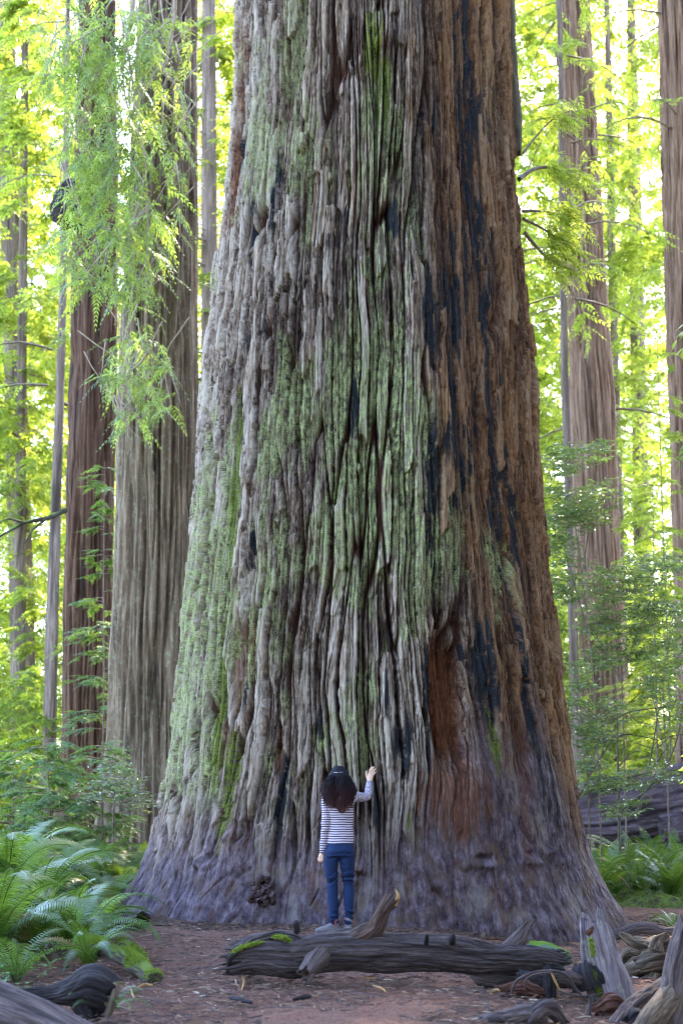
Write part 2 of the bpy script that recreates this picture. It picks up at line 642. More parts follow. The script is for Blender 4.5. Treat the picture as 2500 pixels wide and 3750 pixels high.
    H = H + worn * (.0 + .060 * noise(us * 1.9, P1 * 1.9, Z * .8) + .022 * noise(us * 5.5, P1 * 5.5, Z * 2.0) + .014 * noise(us * 15, P1 * 15, Z * 6) + .008 * noise(us * 32, P1 * 32, Z * 16) + .030 * (np.minimum(np.abs(noise(us * 3.2, P1 * 3.2, Z * .9 + 5)) / .07, 1) - 1) * sst(.0, .3, lump + .1))

    def blob(px, py, wx, wy, soft=.45, wob=.9):
        t0, z0 = tr_tz(px, py)
        t1, _ = tr_tz(px + wx, py)
        t2, _ = tr_tz(px - wx, py)
        dt = max(abs(t1 - t0), abs(t2 - t0)) * .5 + min(abs(t1 - t0), abs(t2 - t0)) * .5
        _, za = tr_tz(px, py - wy)
        _, zb = tr_tz(px, py + wy)
        dz = abs(za - zb) / 2
        lo = (np.abs(thw - t0) < dt * 2.6) & (np.abs(Z - z0) < dz * 2.6)
        o = np.zeros_like(Z)
        tt, zq = thw[lo], Z[lo]
        d = np.sqrt(((tt - t0) / dt) ** 2 + ((zq - z0) / dz) ** 2)
        d = d + wob * (.55 * (r1[lo] - .5) + .45 * (r2[lo] - .5) + .25 * (r3[lo] - .5)) + wob * (.40 * noise(P0[lo] * 5 + px, P1[lo] * 5, zq * .9) + .4 * noise(P0[lo] * 14, P1[lo] * 14 + py, zq * 1.6) + .2 * noise(P0[lo] * 30, P1[lo] * 30, zq * 4))
        o[lo] = sst(1 + soft * .5, 1 - soft * .5, d)
        return o

    def many(L, **k):
        o = np.zeros_like(Z)
        for q in L:
            o = np.maximum(o, blob(*q, **k))
        return o
    scar = blob(1640, 2560, 58, 250, .5, .45)
    scar2 = blob(865, 2440, 22, 190, .5, .6)
    H = H - .20 * scar - .09 * scar2 - .08 * many([(905, 2120, 22, 100), (1010, 2750, 12, 110), (1320, 1900, 9, 300), (1375, 620, 8, 330), (1400, 900, 8, 160)], wob=.6)
    # branch scar near the top of the picture with its smooth swelling below
    H = H + .10 * blob(1370, 380, 120, 330, 1.0, .2) + .13 * blob(1392, 130, 34, 60, .9, .5)
    # knots on the foot
    for q in ((2010, 3140, 70, 30), (1780, 3160, 60, 25), (1330, 3230, 40, 25), (1620, 3260, 30, 40), (840, 3050, 40, 30), (740, 3160, 60, 26)):
        H = H + .07 * blob(*q, soft=1.0, wob=.8) * noise(P0 * 6, P1 * 6, Z * 6 + q[0]) * 2
    R = R + H
    X = tr_x(Z) + sx * R
    Y = AX_D + sy * R
    V = np.stack([X, Y, Z], -1).reshape(-1, 3)
    # ---- what grows on it and what burnt it: measured on the bark, as far as the bark carries it
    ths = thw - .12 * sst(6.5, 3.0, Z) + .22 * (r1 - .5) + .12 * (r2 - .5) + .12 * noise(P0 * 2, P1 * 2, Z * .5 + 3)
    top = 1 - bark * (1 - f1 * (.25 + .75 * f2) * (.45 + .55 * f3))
    ld = (.55 * noise(P0 * .7 + 3, P1 * .7, Z * .25) + .35 * noise(P0 * 2.2, P1 * 2.2, Z * .8) + .25 * noise(P0 * 9, P1 * 9, Z * 3))
    side = sst(.46, .20, ths)                                   # little of it past the arris
    low = sst(.9, 1.7, Z + .4 * noise(P0, P1, 7.7)) * (1 - .50 * sst(8.0, 11.0, Z))
    strong = many([(760, 2500, 130, 420), (800, 2050, 110, 300), (680, 2900, 90, 250), (1150, 2150, 260, 420), (1330, 1500, 160, 500), (1380, 700, 110, 420), (1050, 1700, 200, 400), (600, 3150, 90, 110), (1480, 2000, 90, 380), (1930, 2250, 80, 330), (1880, 2750, 60, 250), (2010, 2600, 40, 250)], soft=1.0)
    lichen = np.clip(sst(.14, .60, 1.35 * ld + .26 * side - .16 + .40 * strong) * low * sst(.25, .85, top) * (.25 + .75 * np.maximum(side, strong)), 0, 1)
    moss = many([(1372, 190, 24, 130), (1402, 330, 18, 110), (832, 1820, 16, 230), (850, 1560, 12, 110), (795, 2560, 22, 270), (835, 2860, 34, 150), (780, 2740, 18, 120), (1815, 2720, 22, 110), (1500, 3010, 12, 50)], wob=1.3) * sst(.2, .6, top)
    char = many([(1770, 230, 45, 330), (1795, 800, 48, 320), (1735, 560, 25, 220), (1700, 1080, 55, 230), (1835, 1050, 42, 320), (1850, 1350, 45, 260), (1625, 1250, 55, 200), (1558, 1180, 34, 150), (1655, 1560, 55, 260), (1905, 1850, 36, 260), (1580, 1750, 40, 210), (1745, 1700, 40, 300),
                 (872, 540, 10, 60), (905, 820, 18, 110), (985, 740, 22, 130), (1012, 800, 14, 90), (940, 1090, 20, 130), (862, 1330, 16, 130), (1205, 880, 16, 30), (1262, 790, 14, 40), (1290, 1500, 18, 70), (1450, 800, 20, 60), (1535, 1180, 30, 70), (1545, 380, 12, 120), (1610, 300, 8, 120), (905, 2020, 16, 110), (860, 1960, 14, 60),
                 (1560, 2550, 30, 200), (1470, 2760, 60, 130), (1800, 2480, 45, 260), (1935, 2420, 30, 300), (1990, 2850, 45, 160), (880, 2600, 14, 120), (1150, 2600, 20, 120), (1330, 2250, 14, 130), (1420, 2500, 16, 160), (1010, 2900, 30, 120), (1390, 2960, 40, 90)], wob=1.25, soft=.35)
    char = char * sst(.0, .2, .12 + .55 * (r2 - .35) + noise(P0 * 11, P1 * 11, Z * .9))
    red = np.clip(np.maximum.reduce([scar, scar2 * .7, many([(852, 450, 10, 420), (1010, 2750, 12, 110), (1650, 2900, 110, 140), (900, 2330, 30, 120)], soft=.9) * .75, .38 * sst(.55, .15, f1)]), 0, 1)
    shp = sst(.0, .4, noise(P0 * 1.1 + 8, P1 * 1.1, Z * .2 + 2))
    dry = np.clip(sst(.20, .46, ths) * .9 + .25 * shp * sst(6, 9, Z), 0, 1)  # browner bark past the arris, with the turned-away face's shade painted in
    bu = np.stack([P0, P1, Z], -1).reshape(-1, 3)
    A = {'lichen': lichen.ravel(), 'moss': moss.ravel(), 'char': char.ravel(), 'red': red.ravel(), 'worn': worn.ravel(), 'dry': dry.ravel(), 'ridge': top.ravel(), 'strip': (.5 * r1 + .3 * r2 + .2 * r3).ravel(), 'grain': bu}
    return make_mesh('giant_bark', V, grid_faces(*Z.shape, True), A)


b = NB('giant_bark')
g = b.attr('grain', True)
fib = b.noise(g, 60, 7, .72, mapping=(1, 1, .06), dist=.15)
gran = b.noise(g, 85, 5, .75)
med = b.noise(g, 7, 4, .6, mapping=(1, 1, .2))
fib = b.math('ADD', b.math('MULTIPLY', fib, .62), b.math('MULTIPLY', b.noise(g, 150, 4, .7, mapping=(1, 1, .10)), .38))
sv = b.math('ADD', fib, b.mrange(b.attr('strip'), .2, .8, -.10, .10))
grey = b.ramp(sv, [(.40, (.030, .014, .010)), (.49, (.185, .120, .088)), (.60, (.46, .35, .28))])
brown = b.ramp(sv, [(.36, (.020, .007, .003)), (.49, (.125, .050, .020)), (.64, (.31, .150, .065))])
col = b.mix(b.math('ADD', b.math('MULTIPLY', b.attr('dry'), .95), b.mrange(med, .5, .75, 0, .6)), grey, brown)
worn_shade_col = b.ramp(b.math('ADD', b.math('MULTIPLY', b.noise(g, 15, 7, .74, mapping=(1, 1, .45)), .75), b.math('MULTIPLY', fib, .25)), [(.38, (.026, .013, .016)), (.5, (.098, .062, .076)), (.63, (.25, .18, .205))])  # worn foot wood with the violet of blue shade mixed into its colour
worn_shade_col = b.mix(b.mrange(b.noise(g, 4.5, 4, .6), .50, .66, 0, .75), worn_shade_col, (.115, .062, .042))
worn_shade_col = b.mix(b.mrange(b.noise(g, 3.0, 5, .65, mapping=(1, 1, .5)), .56, .68, 0, .6), worn_shade_col, (.26, .20, .17))
col = b.mix(b.attr('worn'), col, worn_shade_col)
col = b.mix(b.mrange(b.attr('ridge'), .97, .25, 0, .95), col, b.mix(med, (.020, .007, .005), (.065, .022, .012)))  # furrows darkened: brown inner bark plus crack shade put into the colour
col = b.mix(b.attr('red'), col, b.ramp(fib, [(.36, (.035, .010, .006)), (.5, (.12, .035, .014)), (.66, (.27, .095, .03))]))
lcol = b.mix(b.mrange(gran, .38, .62), (.20, .205, .07), (.62, .62, .28))
lm = b.math('MULTIPLY', b.attr('lichen'), b.mrange(b.math('ADD', b.math('MULTIPLY', b.noise(g, 30, 6, .78, mapping=(1, 1, .35)), .7), b.math('MULTIPLY', fib, .3)), .43, .55, .0, 1))
col = b.mix(lm, col, lcol)
mm = b.math('MULTIPLY', b.attr('moss'), b.mrange(b.noise(g, 46, 5, .75), .42, .54, .0, 1))
col = b.mix(mm, col, b.mix(b.mrange(gran, .3, .7), (.09, .11, .010), (.32, .36, .035)))
cm = b.math('MULTIPLY', b.attr('char'), b.mrange(b.noise(g, 26, 6, .78, mapping=(1, 1, .18)), .38, .48, .1, 1))
col = b.mix(cm, col, b.mix(b.mrange(gran, .35, .65), (.008, .008, .011), (.034, .032, .038)))
hh = b.math('ADD', b.math('MULTIPLY', fib, 1.3), b.math('MULTIPLY', b.math('ADD', lm, b.math('MULTIPLY', mm, 1.3)), b.math('MULTIPLY', gran, .55)))
hh = b.math('ADD', hh, b.math('MULTIPLY', b.math('ADD', b.attr('worn'), cm), b.math('MULTIPLY', gran, .5)))
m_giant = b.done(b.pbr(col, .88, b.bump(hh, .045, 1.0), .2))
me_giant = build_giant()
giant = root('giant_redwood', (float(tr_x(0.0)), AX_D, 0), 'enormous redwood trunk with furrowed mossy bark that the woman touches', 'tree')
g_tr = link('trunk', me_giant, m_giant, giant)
g_tr.location = (-float(tr_x(0.0)), -AX_D, 0)
GV = np.empty(len(me_giant.vertices) * 3, np.float32)
me_giant.vertices.foreach_get('co', GV)
GV = GV.reshape(-1, 3)


def trunk_front(x, z, w=.05):
    k = (np.abs(GV[:, 0] - x) < w) & (np.abs(GV[:, 2] - z) < w) & (GV[:, 1] < AX_D)
    return float(GV[k, 1].min())


m_stick = mat_wood('dry_bark', (.03, .02, .014), (.10, .07, .045), (.20, .16, .11), 30, .1, bump=.008)
mb = MB()                                                   # slender dead stem grown against its shoulder
pa = [at(1896, 560, 17.0), at(1890, 420, 17.0), at(1876, 200, 17.0), at(1868, -60, 17.0), at(1858, -500, 17.2)]
loft(mb, pa, [.05, .075, .06, .055, .05], m=40, nseg=14, bark=.012, kf=20, seed=3, jag=(.1, 0))
o = mb.build('dead_stem', m_stick, giant)
o.location = g_tr.location
mb = MB()                                                   # burl low on the foot
t0, z0 = tr_tz(952, 3275)
for k in range(11):
    a = k * 2 * math.pi / 9 + rng.uniform(-.2, .2)
    q = .105 * rng.uniform(.55, 1.2) if k < 9 else .04
    tz = (t0 + math.cos(a) * q / 2.7, z0 + math.sin(a) * q * .9)
    xx = float(tr_x(tz[1])) + math.sin(tz[0]) * 2.7
    p = np.array([xx, trunk_front(xx, tz[1], .05) + .02, tz[1]])
    r = rng.uniform(.050, .068)
    loft(mb, [p + [0, .09, 0], p + [0, .0, .0], p + [rng.uniform(-.02, .02), -.03, -.01], p + [0, -.05, -.02]], [r * 1.1, r * 1.15, r, r * .5], m=16, nseg=20, lump=.55, lf=14, bark=.012, kf=26, seed=k, hollow=(0, .04))
m_burl = mat_wood('burl_wood', (.010, .004, .005), (.045, .022, .022), (.12, .08, .07), 40, .6, moss=.0, bump=.02)
o = mb.build('burl', m_burl, giant)
o.location = g_tr.location
# ================================================================ woody things on the forest floor
m_log = mat_wood('weathered_log', (.007, .004, .005), (.046, .030, .031), (.150, .108, .110), 34, .07, bump=.03)
m_drift = mat_wood('grey_driftwood', (.014, .008, .008), (.072, .046, .044), (.20, .140, .130), 34, .06, bump=.025)
m_slab = mat_wood('silvered_slab', (.030, .018, .022), (.165, .118, .130), (.36, .285, .295), 30, .05, moss=.0, bump=.025, lich=.3)
m_dark = mat_wood('dark_wet_wood', (.005, .004, .005), (.020, .014, .016), (.065, .048, .050), 34, .12, bump=.03)
m_moss = mat_wood('mossy_wood', (.025, .018, .012), (.08, .06, .045), (.16, .13, .10), 26, .1, moss=.62, mosscol=(.17, .22, .03), bump=.035)
m_rust = mat_wood('red_rotten_wood', (.018, .006, .004), (.075, .028, .020), (.19, .09, .06), 34, .12, bump=.03)
m_orange = mat_wood('orange_inner_wood', (.16, .07, .02), (.36, .19, .07), (.52, .33, .16), 30, .06, bump=.006)
m_tan = mat_wood('tan_root_wood', (.018, .010, .007), (.105, .065, .045), (.32, .23, .165), 26, .12, bump=.035)
m_far_log = mat_wood('purple_grey_log', (.018, .010, .013), (.085, .054, .066), (.21, .15, .175), 9, .12, moss=.0, bump=.06)


def G(px, py, dz=0.0):
    return gpix(px, py, dz)


def thing(name, label, cat, p, group=None):
    r = root(name, p, label, cat, group)
    return r


def put(mb, name, mat, parent):
    o = mb.build(name, mat, parent)
    o.location = -Vector(parent.location)
    return o


# the long log lying across the clearing
yl = gpix(1300, 3600)[1] + .10
def L(px, py, dy=0.0):
    return at(px, py, yl + dy)
lg = thing('fallen_log', 'long weathered log with hollow broken end lying across the clearing before the woman', 'log', gpix(1300, 3590))
mb = MB()
loft(mb, [L(858, 3512, .05), L(960, 3496), L(1080, 3503), L(1200, 3487), L(1400, 3484, .03), L(1620, 3496, .06), L(1820, 3512, .1), L(1960, 3516, .14), L(2060, 3528, .16)],
     [.12, .145, .155, .152, .142, .130, .118, .112, .10], m=280, nseg=150, bark=.016, kf=26, st=.07, lump=.24, lf=2.2, jag=(.22, .08), hollow=(.36, .10), seed=4)
put(mb, 'log_body', m_log, lg)
mb = MB()
loft(mb, [L(1290, 3450, .0), L(1365, 3404, -.03), L(1402, 3335, -.04), L(1436, 3290, -.03)], [.09, .070, .052, .060], m=60, nseg=36, bark=.012, kf=16, st=.1, lump=.25, lf=5, jag=(0, .06), hollow=(0, .05), seed=5)
put(mb, 'branch_stub', mat_wood('stub_bark', (.010, .005, .005), (.055, .028, .022), (.17, .10, .075), 34, .08, bump=.03), lg)
mb = MB()
loft(mb, [L(1446, 3318, -.06), L(1458, 3284, -.07), L(1450, 3262, -.07)], [.014, .012, .004], m=20, nseg=12, bark=.005, kf=30, seed=6, jag=(0, .03))
put(mb, 'splinter', m_orange, lg)
mb = MB()
loft(mb, [L(1180, 3490, -.05), L(1150, 3525, -.20), L(1120, 3568, -.32)], [.10, .075, .062], m=40, nseg=30, bark=.010, kf=16, lump=.2, lf=5, jag=(0, .05), hollow=(0, .04), seed=7)
put(mb, 'side_stub', m_drift, lg)
for (q, r_) in (((1656, 3443), .026), ((1085, 3398), .03), ((1560, 3445), .018)):
    mb = MB()
    p = L(q[0], q[1] + 12, -.05)
    loft(mb, [p, p + [0, -.05, .05], p + [.0, -.07, .075]], [r_, r_ * .9, r_ * .5], m=10, nseg=12, lump=.3, lf=10, bark=.003, kf=30, seed=q[0])
    put(mb, 'knot', m_dark, lg)
b = NB('bright_moss')
tcm = b.attr('grain', True)
f = b.noise(tcm, 60, 5, .7)
m_brightmoss = b.done(b.pbr(b.mix(b.mrange(f, .3, .7), (.045, .065, .006), (.20, .24, .022)), .9, b.bump(f, .02)))
for pts, rr_, sd_ in (([L(838, 3510, -.02), L(870, 3478, -.10), L(915, 3462, -.12), L(962, 3450, -.1)], [.008, .013, .012, .006], 8), ([L(1000, 3432, -.10), L(1035, 3434, -.13), L(1062, 3448, -.12)], [.008, .014, .008], 9)):
    mb = MB()                                                # bright moss on the broken lip
    loft(mb, pts, rr_, m=60, nseg=24, lump=.8, lf=34, bark=.008, kf=60, seed=sd_)
    put(mb, 'moss', m_brightmoss, lg)
mb = MB()                                                    # frayed bark hanging off the broken end
loft(mb, [L(835, 3560, .02), L(850, 3500, -.05), L(915, 3452, -.05), L(1010, 3425, -.03), L(1090, 3440, -.02), L(1120, 3470, .0)], [.025, .036, .04, .045, .04, .03], m=110, nseg=40, bark=.02, kf=18, lump=.5, lf=7, flat=.55, seed=77)
put(mb, 'bark_flap', m_log, lg)

# forked driftwood against the log
y0 = gpix(1800, 3610)[1] + .05
fd = thing('forked_driftwood', 'grey forked driftwood with one broken arm raised, lying against the long log', 'driftwood', gpix(1790, 3605))
mb = MB()
W = lambda x, y, dy=0: at(x, y, y0 + dy)
loft(mb, [W(1722, 3548, .05), W(1780, 3570, -.02), W(1860, 3572, 0), W(1945, 3580, .04), W(2010, 3600, .1)], [.05, .105, .10, .075, .04], m=70, nseg=40, bark=.012, kf=14, lump=.2, lf=4, jag=(.0, .05), seed=11, flat=.85)
put(mb, 'stem', m_drift, fd)
mb = MB()
loft(mb, [W(1770, 3565, .02), W(1840, 3510, .03), W(1895, 3445, .06), W(1930, 3392, .08)], [.09, .085, .062, .035], m=60, nseg=36, bark=.010, kf=16, lump=.12, lf=3, jag=(0, .10), hollow=(0, .02), seed=12, flat=.7)
put(mb, 'arm', m_drift, fd)
mb = MB()
loft(mb, [W(1870, 3560, -.02), W(1905, 3535, -.03), W(1938, 3512, -.02)], [.06, .045, .02], m=30, nseg=24, bark=.008, kf=18, jag=(0, .06), seed=13, flat=.6)
put(mb, 'splintered_spur', m_drift, fd)

# the thin end's neighbour: short mossy stub lying behind the fork
ms = thing('log_stub', 'short blue grey log stub with a pale broken end between forked driftwood and silver slab', 'log', gpix(2010, 3580))
mb = MB()
y1 = yl + .25
loft(mb, [at(1930, 3500, y1), at(2000, 3515, y1), at(2066, 3540, y1 - .05)], [.10, .12, .115], m=50, nseg=40, bark=.012, kf=16, lump=.15, lf=4, jag=(.02, .04), hollow=(0, .08), seed=14)
put(mb, 'log_body', mat_wood('blue_mossy_bark', (.02, .022, .022), (.075, .085, .085), (.16, .18, .17), 24, .08, moss=.25), ms)

# dark rotten pieces in front of it
def piece(name, label, cat, pts, rad, mat, y=None, seed=0, part='wood', **k):
    c = gpix(*pts[len(pts) // 2][:2]) if y is None else None
    yy = y if y is not None else c[1]
    P = [at(p[0], p[1], yy + (p[2] if len(p) > 2 else 0)) for p in pts]
    mid_ = P[len(P) // 2]
    o_root = tag(bpy.data.objects.new(name, None), label, cat)
    mb = MB()
    loft(mb, P, rad, seed=seed, **k)
    o = mb.build(name, mat)
    bpy.data.objects.remove(o_root)
    c0 = Vector((float(mid_[0]), float(mid_[1]), float(gh(mid_[0], mid_[1]))))
    o.data.transform(Matrix.Translation(-c0))
    o.location = c0
    return tag(o, label, cat)


yb = gpix(1990, 3660)[1]
piece('rotten_chunk', 'low lump of reddish rotten wood below the curling pale root', 'wood', [(1845, 3640), (1890, 3632), (1950, 3640), (2000, 3650)], [.045, .07, .062, .03], m_rust, y=yb, seed=21, m=60, nseg=40, bark=.045, kf=9, lump=.75, lf=9, flat=.8, jag=(.09, .10))
piece('rotten_wedge', 'black upright wedge of rotten wood with a yellow edge amid the tangle', 'wood', [(2005, 3650, .05), (2008, 3590, .05), (2000, 3545, .06), (1992, 3535, .06)], [.075, .065, .035, .012], m_dark, y=yb, seed=22, m=40, nseg=26, bark=.014, kf=16, lump=.3, lf=5, jag=(0, .06), flat=.7)
piece('orange_splinter', 'yellow orange splinter leaning on the black wedge', 'wood', [(2012, 3552), (2030, 3590), (2048, 3628)], [.008, .017, .012], m_orange, y=yb - .03, seed=23, m=24, nseg=10, flat=.5, bark=.003, kf=40)
piece('flat_wood', 'flat grey wood piece wedged between black wedge and silver slab', 'wood', [(2030, 3590, .1), (2080, 3588, .1), (2128, 3598, .12)], [.05, .06, .04], m_drift, y=yb, seed=24, m=30, nseg=26, flat=.6, bark=.012, kf=16, lump=.3, jag=(.03, .04))
piece('hollow_stump', 'black hollow stump in the shade behind the silver slab', 'stump', [(2160, 3610, .25), (2150, 3575, .25), (2142, 3535, .28)], [.15, .14, .09], m_dark, y=yb, seed=25, m=40, nseg=40, bark=.02, kf=9, lump=.4, lf=4, jag=(0, .03), hollow=(0, .05))
piece('sunken_log', 'dark log end half sunk in soil under the forked driftwood', 'log', [(1900, 3580, .08), (1950, 3590, .08), (2010, 3600, .1)], [.05, .055, .05], m_dark, y=yb, seed=26, m=30, nseg=24, bark=.01, kf=16, lump=.2, jag=(.03, .03), hollow=(.04, .04))
piece('orange_branch', 'short orange peeled branch lying beside the rotten chunk', 'branch', [(1772, 3640), (1810, 3632), (1862, 3626)], [.012, .016, .013], m_orange, seed=27, m=24, nseg=12, bark=.004, kf=40, jag=(.02, .02))
pr = thing('curling_root', 'thin pale root curling in loops over the dark rotten wood', 'root', gpix(2000, 3655))
mb = MB()
yr = yb - .10
q = [(1870, 3640), (1890, 3595), (1950, 3565), (2030, 3558), (2080, 3580), (2105, 3620), (2150, 3668)]
loft(mb, [at(x, y, yr) for x, y in q], [.008, .010, .010, .010, .010, .011, .007], m=60, nseg=8, seed=1)
put(mb, 'root_strand', m_drift, pr)
mb = MB()
q = [(1920, 3630), (1925, 3590), (1960, 3570), (2020, 3562)]
loft(mb, [at(x, y, yr - .02) for x, y in q], [.006, .007, .007, .006], m=40, nseg=8, seed=2)
put(mb, 'root_strand', m_drift, pr)
mb = MB()
q = [(2045, 3630), (2080, 3642), (2140, 3650), (2200, 3640)]
loft(mb, [at(x, y, yr - .02) for x, y in q], [.006, .008, .007, .005], m=40, nseg=8, seed=3)
put(mb, 'root_strand', m_drift, pr)

# the silvered slab standing on end
ys = gpix(2230, 3680)[1] + .05
sb = thing('split_stump', 'tall silvery split slab of wood standing on end with a notched top and yellow lichen', 'stump', gpix(2230, 3675))
S = lambda x, y, dy=0: at(x, y, ys + dy)
mb = MB()
loft(mb, [S(2262, 3700, 0), S(2236, 3620, .02), S(2212, 3530, .05), S(2190, 3450, .08), S(2178, 3395, .1), S(2172, 3362, .1)],
     [.095, .092, .082, .070, .058, .042], m=130, nseg=84, bark=.016, kf=13, st=.06, lump=.2, lf=2.4, jag=(0, .075), hollow=(0, .05), seed=31, flat=1.75)
put(mb, 'slab', m_slab, sb)
mb = MB()
loft(mb, [S(2180, 3600, .1), S(2155, 3500, .08), S(2142, 3420, .08), S(2138, 3372, .1)], [.06, .05, .036, .022], m=60, nseg=36, bark=.012, kf=14, st=.06, lump=.2, jag=(0, .05), seed=32, flat=1.3)
put(mb, 'side_slab', m_slab, sb)
mb = MB()
loft(mb, [S(2170, 3395, -.0), S(2158, 3412, -.02), S(2152, 3428, -.02)], [.012, .024, .010], m=24, nseg=20, bark=.016, kf=20, lump=.7, lf=14, seed=33, flat=.6)
put(mb, 'rotten_notch', m_rust, sb)
for (a, c_, r_) in (((2163, 3440), (2170, 3505), .011), ((2165, 3555), (2178, 3600), .012), ((2185, 3615), (2196, 3650), .008), ((2215, 3655), (2225, 3675), .012)):
    mb = MB()
    loft(mb, [S(a[0], a[1], -.035), S((a[0] + c_[0]) / 2 + 3, (a[1] + c_[1]) / 2, -.05), S(c_[0], c_[1], -.045)], [r_ * .4, r_, r_ * .4], m=24, nseg=12, lump=.7, lf=30, bark=.004, kf=60, seed=a[0])
    put(mb, 'moss', m_brightmoss, sb)

# root wad behind it
yw = gpix(2400, 3600)[1] + .55
rw = thing('root_wad', 'pale tan root mass of an upturned stump behind the silver slab', 'stump', gpix(2400, 3590))
mb = MB()
loft(mb, [at(2300, 3560, yw + .1), at(2360, 3530, yw), at(2440, 3520, yw), at(2540, 3540, yw + .1)], [.10, .19, .21, .15], m=70, nseg=60, bark=.035, kf=8, st=.3, lump=.45, lf=3, seed=41)
put(mb, 'stump_body', m_tan, rw)
for k, q in enumerate((((2360, 3500), (2300, 3490), (2260, 3530), (2240, 3560)), ((2380, 3470), (2320, 3450), (2270, 3420)), ((2420, 3470), (2470, 3450), (2540, 3440)), ((2330, 3540), (2290, 3570), (2270, 3620)), ((2390, 3560), (2380, 3610), (2370, 3650)), ((2450, 3540), (2440, 3600), (2430, 3640)), ((2400, 3480), (2410, 3445), (2440, 3425)))):
    mb = MB()
    loft(mb, [at(x, y, yw - .08 - .02 * k) for x, y in q], [.07, .05, .022] if len(q) == 3 else [.07, .05, .04, .02], m=40, nseg=22, bark=.014, kf=16, lump=.3, lf=6, jag=(0, .03), seed=42 + k)
    put(mb, 'root', m_tan, rw)
piece('lying_branch', 'long dark branch lying on the path behind the tan root mass', 'branch', [(2250, 3425), (2350, 3400), (2440, 3415), (2540, 3398)], [.05, .06, .05, .05], m_drift, y=yw + .9, seed=50, m=60, nseg=20, bark=.01, kf=16, lump=.2)

# lower right corner: crossed branches
yc = gpix(2330, 3745)[1]
piece('broken_branch', 'straight brown branch slanting up to the leaning grey log', 'branch', [(2230, 3790, -.2), (2300, 3700, 0), (2390, 3635, .2), (2470, 3570, .45)], [.055, .055, .05, .04], m_drift, y=yc, seed=51, m=60, nseg=24, bark=.01, kf=16, lump=.12, lf=4, jag=(.02, .05))
piece('thick_branch', 'thick pale brown branch lying lowest in the pile of crossed branches', 'branch', [(2330, 3810, -.4), (2400, 3720, -.3), (2470, 3640, -.15), (2540, 3570, 0)], [.075, .085, .085, .08], m_tan, y=yc, seed=52, m=60, nseg=30, bark=.012, kf=14, lump=.15, lf=3)
piece('leaning_log', 'grey log leaning upright against the pile of crossed branches', 'log', [(2455, 3790, -.25), (2470, 3640, -.15), (2488, 3500, -.1), (2515, 3390, .0)], [.10, .095, .085, .07], m_drift, y=yc, seed=53, m=70, nseg=36, bark=.012, kf=14, lump=.12, lf=3, jag=(0, .06))
piece('curled_bark', 'curled piece of reddish bark at the foot of the silver slab', 'bark', [(2190, 3700, .0), (2240, 3680, -.02), (2290, 3690, .0)], [.05, .07, .05], m_rust, y=yc + .15, seed=54, m=60, nseg=40, bark=.045, kf=9, lump=.8, lf=9, flat=.55, jag=(.10, .09))
piece('grey_splinter', 'small pointed grey splinter stuck in the soil before the silver slab', 'wood', [(2150, 3745), (2155, 3700), (2162, 3665)], [.035, .032, .014], m_drift, y=yc + .05, seed=55, m=30, nseg=20, flat=.5, bark=.008, kf=20, jag=(0, .05))
piece('dark_knot_root', 'small knobby dark root under the crossed branches', 'root', [(2300, 3750), (2330, 3725), (2350, 3745)], [.03, .05, .03], m_dark, y=yc - .1, seed=56, m=30, nseg=20, bark=.01, kf=20, lump=.4, lf=8)
# driftwood at the lower edge
yd = gpix(1900, 3745)[1] - .05
dw = thing('twisted_driftwood', 'twisted pale driftwood with a dark knob lying nearest in the clearing', 'driftwood', gpix(1900, 3748))
mb = MB()
D_ = lambda x, y, dy=0: at(x, y, yd + dy)
loft(mb, [D_(1660, 3785), D_(1760, 3752), D_(1850, 3738), D_(1930, 3722), D_(2000, 3730)], [.03, .05, .06, .065, .06], m=80, nseg=36, bark=.012, kf=14, lump=.3, lf=5, seed=61)
put(mb, 'stem', m_drift, dw)
mb = MB()
loft(mb, [D_(1930, 3740, -.02), D_(1965, 3705, -.02), D_(2010, 3700, 0), D_(2060, 3745, .02)], [.05, .06, .055, .03], m=50, nseg=30, bark=.016, kf=14, lump=.45, lf=7, seed=62, jag=(0, .05))
put(mb, 'knob', m_log, dw)
mb = MB()
loft(mb, [D_(1760, 3765, -.05), D_(1800, 3740, -.06), D_(1850, 3748, -.06)], [.03, .045, .03], m=30, nseg=24, bark=.012, kf=14, lump=.4, lf=8, seed=63)
put(mb, 'knob', m_log, dw)

# lower left
yq = 8.2
piece('smooth_log', 'big smooth grey log crossing the nearest corner under the ferns', 'log', [(-160, 3660, .25), (0, 3735, .05), (150, 3790, -.1), (330, 3880, -.3)], [.19, .185, .175, .15], m_drift, y=yq, seed=71, m=90, nseg=56, bark=.012, kf=10, st=.05, lump=.1, lf=2)
ds = thing('charred_stump', 'dark charred stump piece with a tan peeled end below the ferns', 'stump', gpix(330, 3700))
yk = gpix(380, 3725)[1] + .05
K = lambda x, y, dy=0: at(x, y, yk + dy)
mb = MB()
loft(mb, [K(90, 3650, .12), K(200, 3645, .08), K(270, 3630, .02), K(340, 3605, 0), K(405, 3630, .0)], [.05, .06, .095, .13, .10], m=70, nseg=48, bark=.012, kf=10, lump=.25, lf=3.5, jag=(0, .06), hollow=(0, .12), seed=72)
put(mb, 'stump_body', m_dark, ds)
mb = MB()
loft(mb, [K(300, 3640, .05), K(330, 3700, .02), K(345, 3740, .0)], [.09, .085, .07], m=40, nseg=36, bark=.02, kf=10, lump=.3, lf=4, seed=73)
put(mb, 'stump_foot', m_dark, ds)
mb = MB()
loft(mb, [K(424, 3625, -.06), K(415, 3665, -.08), K(390, 3725, -.1)], [.035, .045, .04], m=30, nseg=20, bark=.006, kf=20, lump=.12, seed=74, flat=.6)
put(mb, 'peeled_end', m_tan, ds)
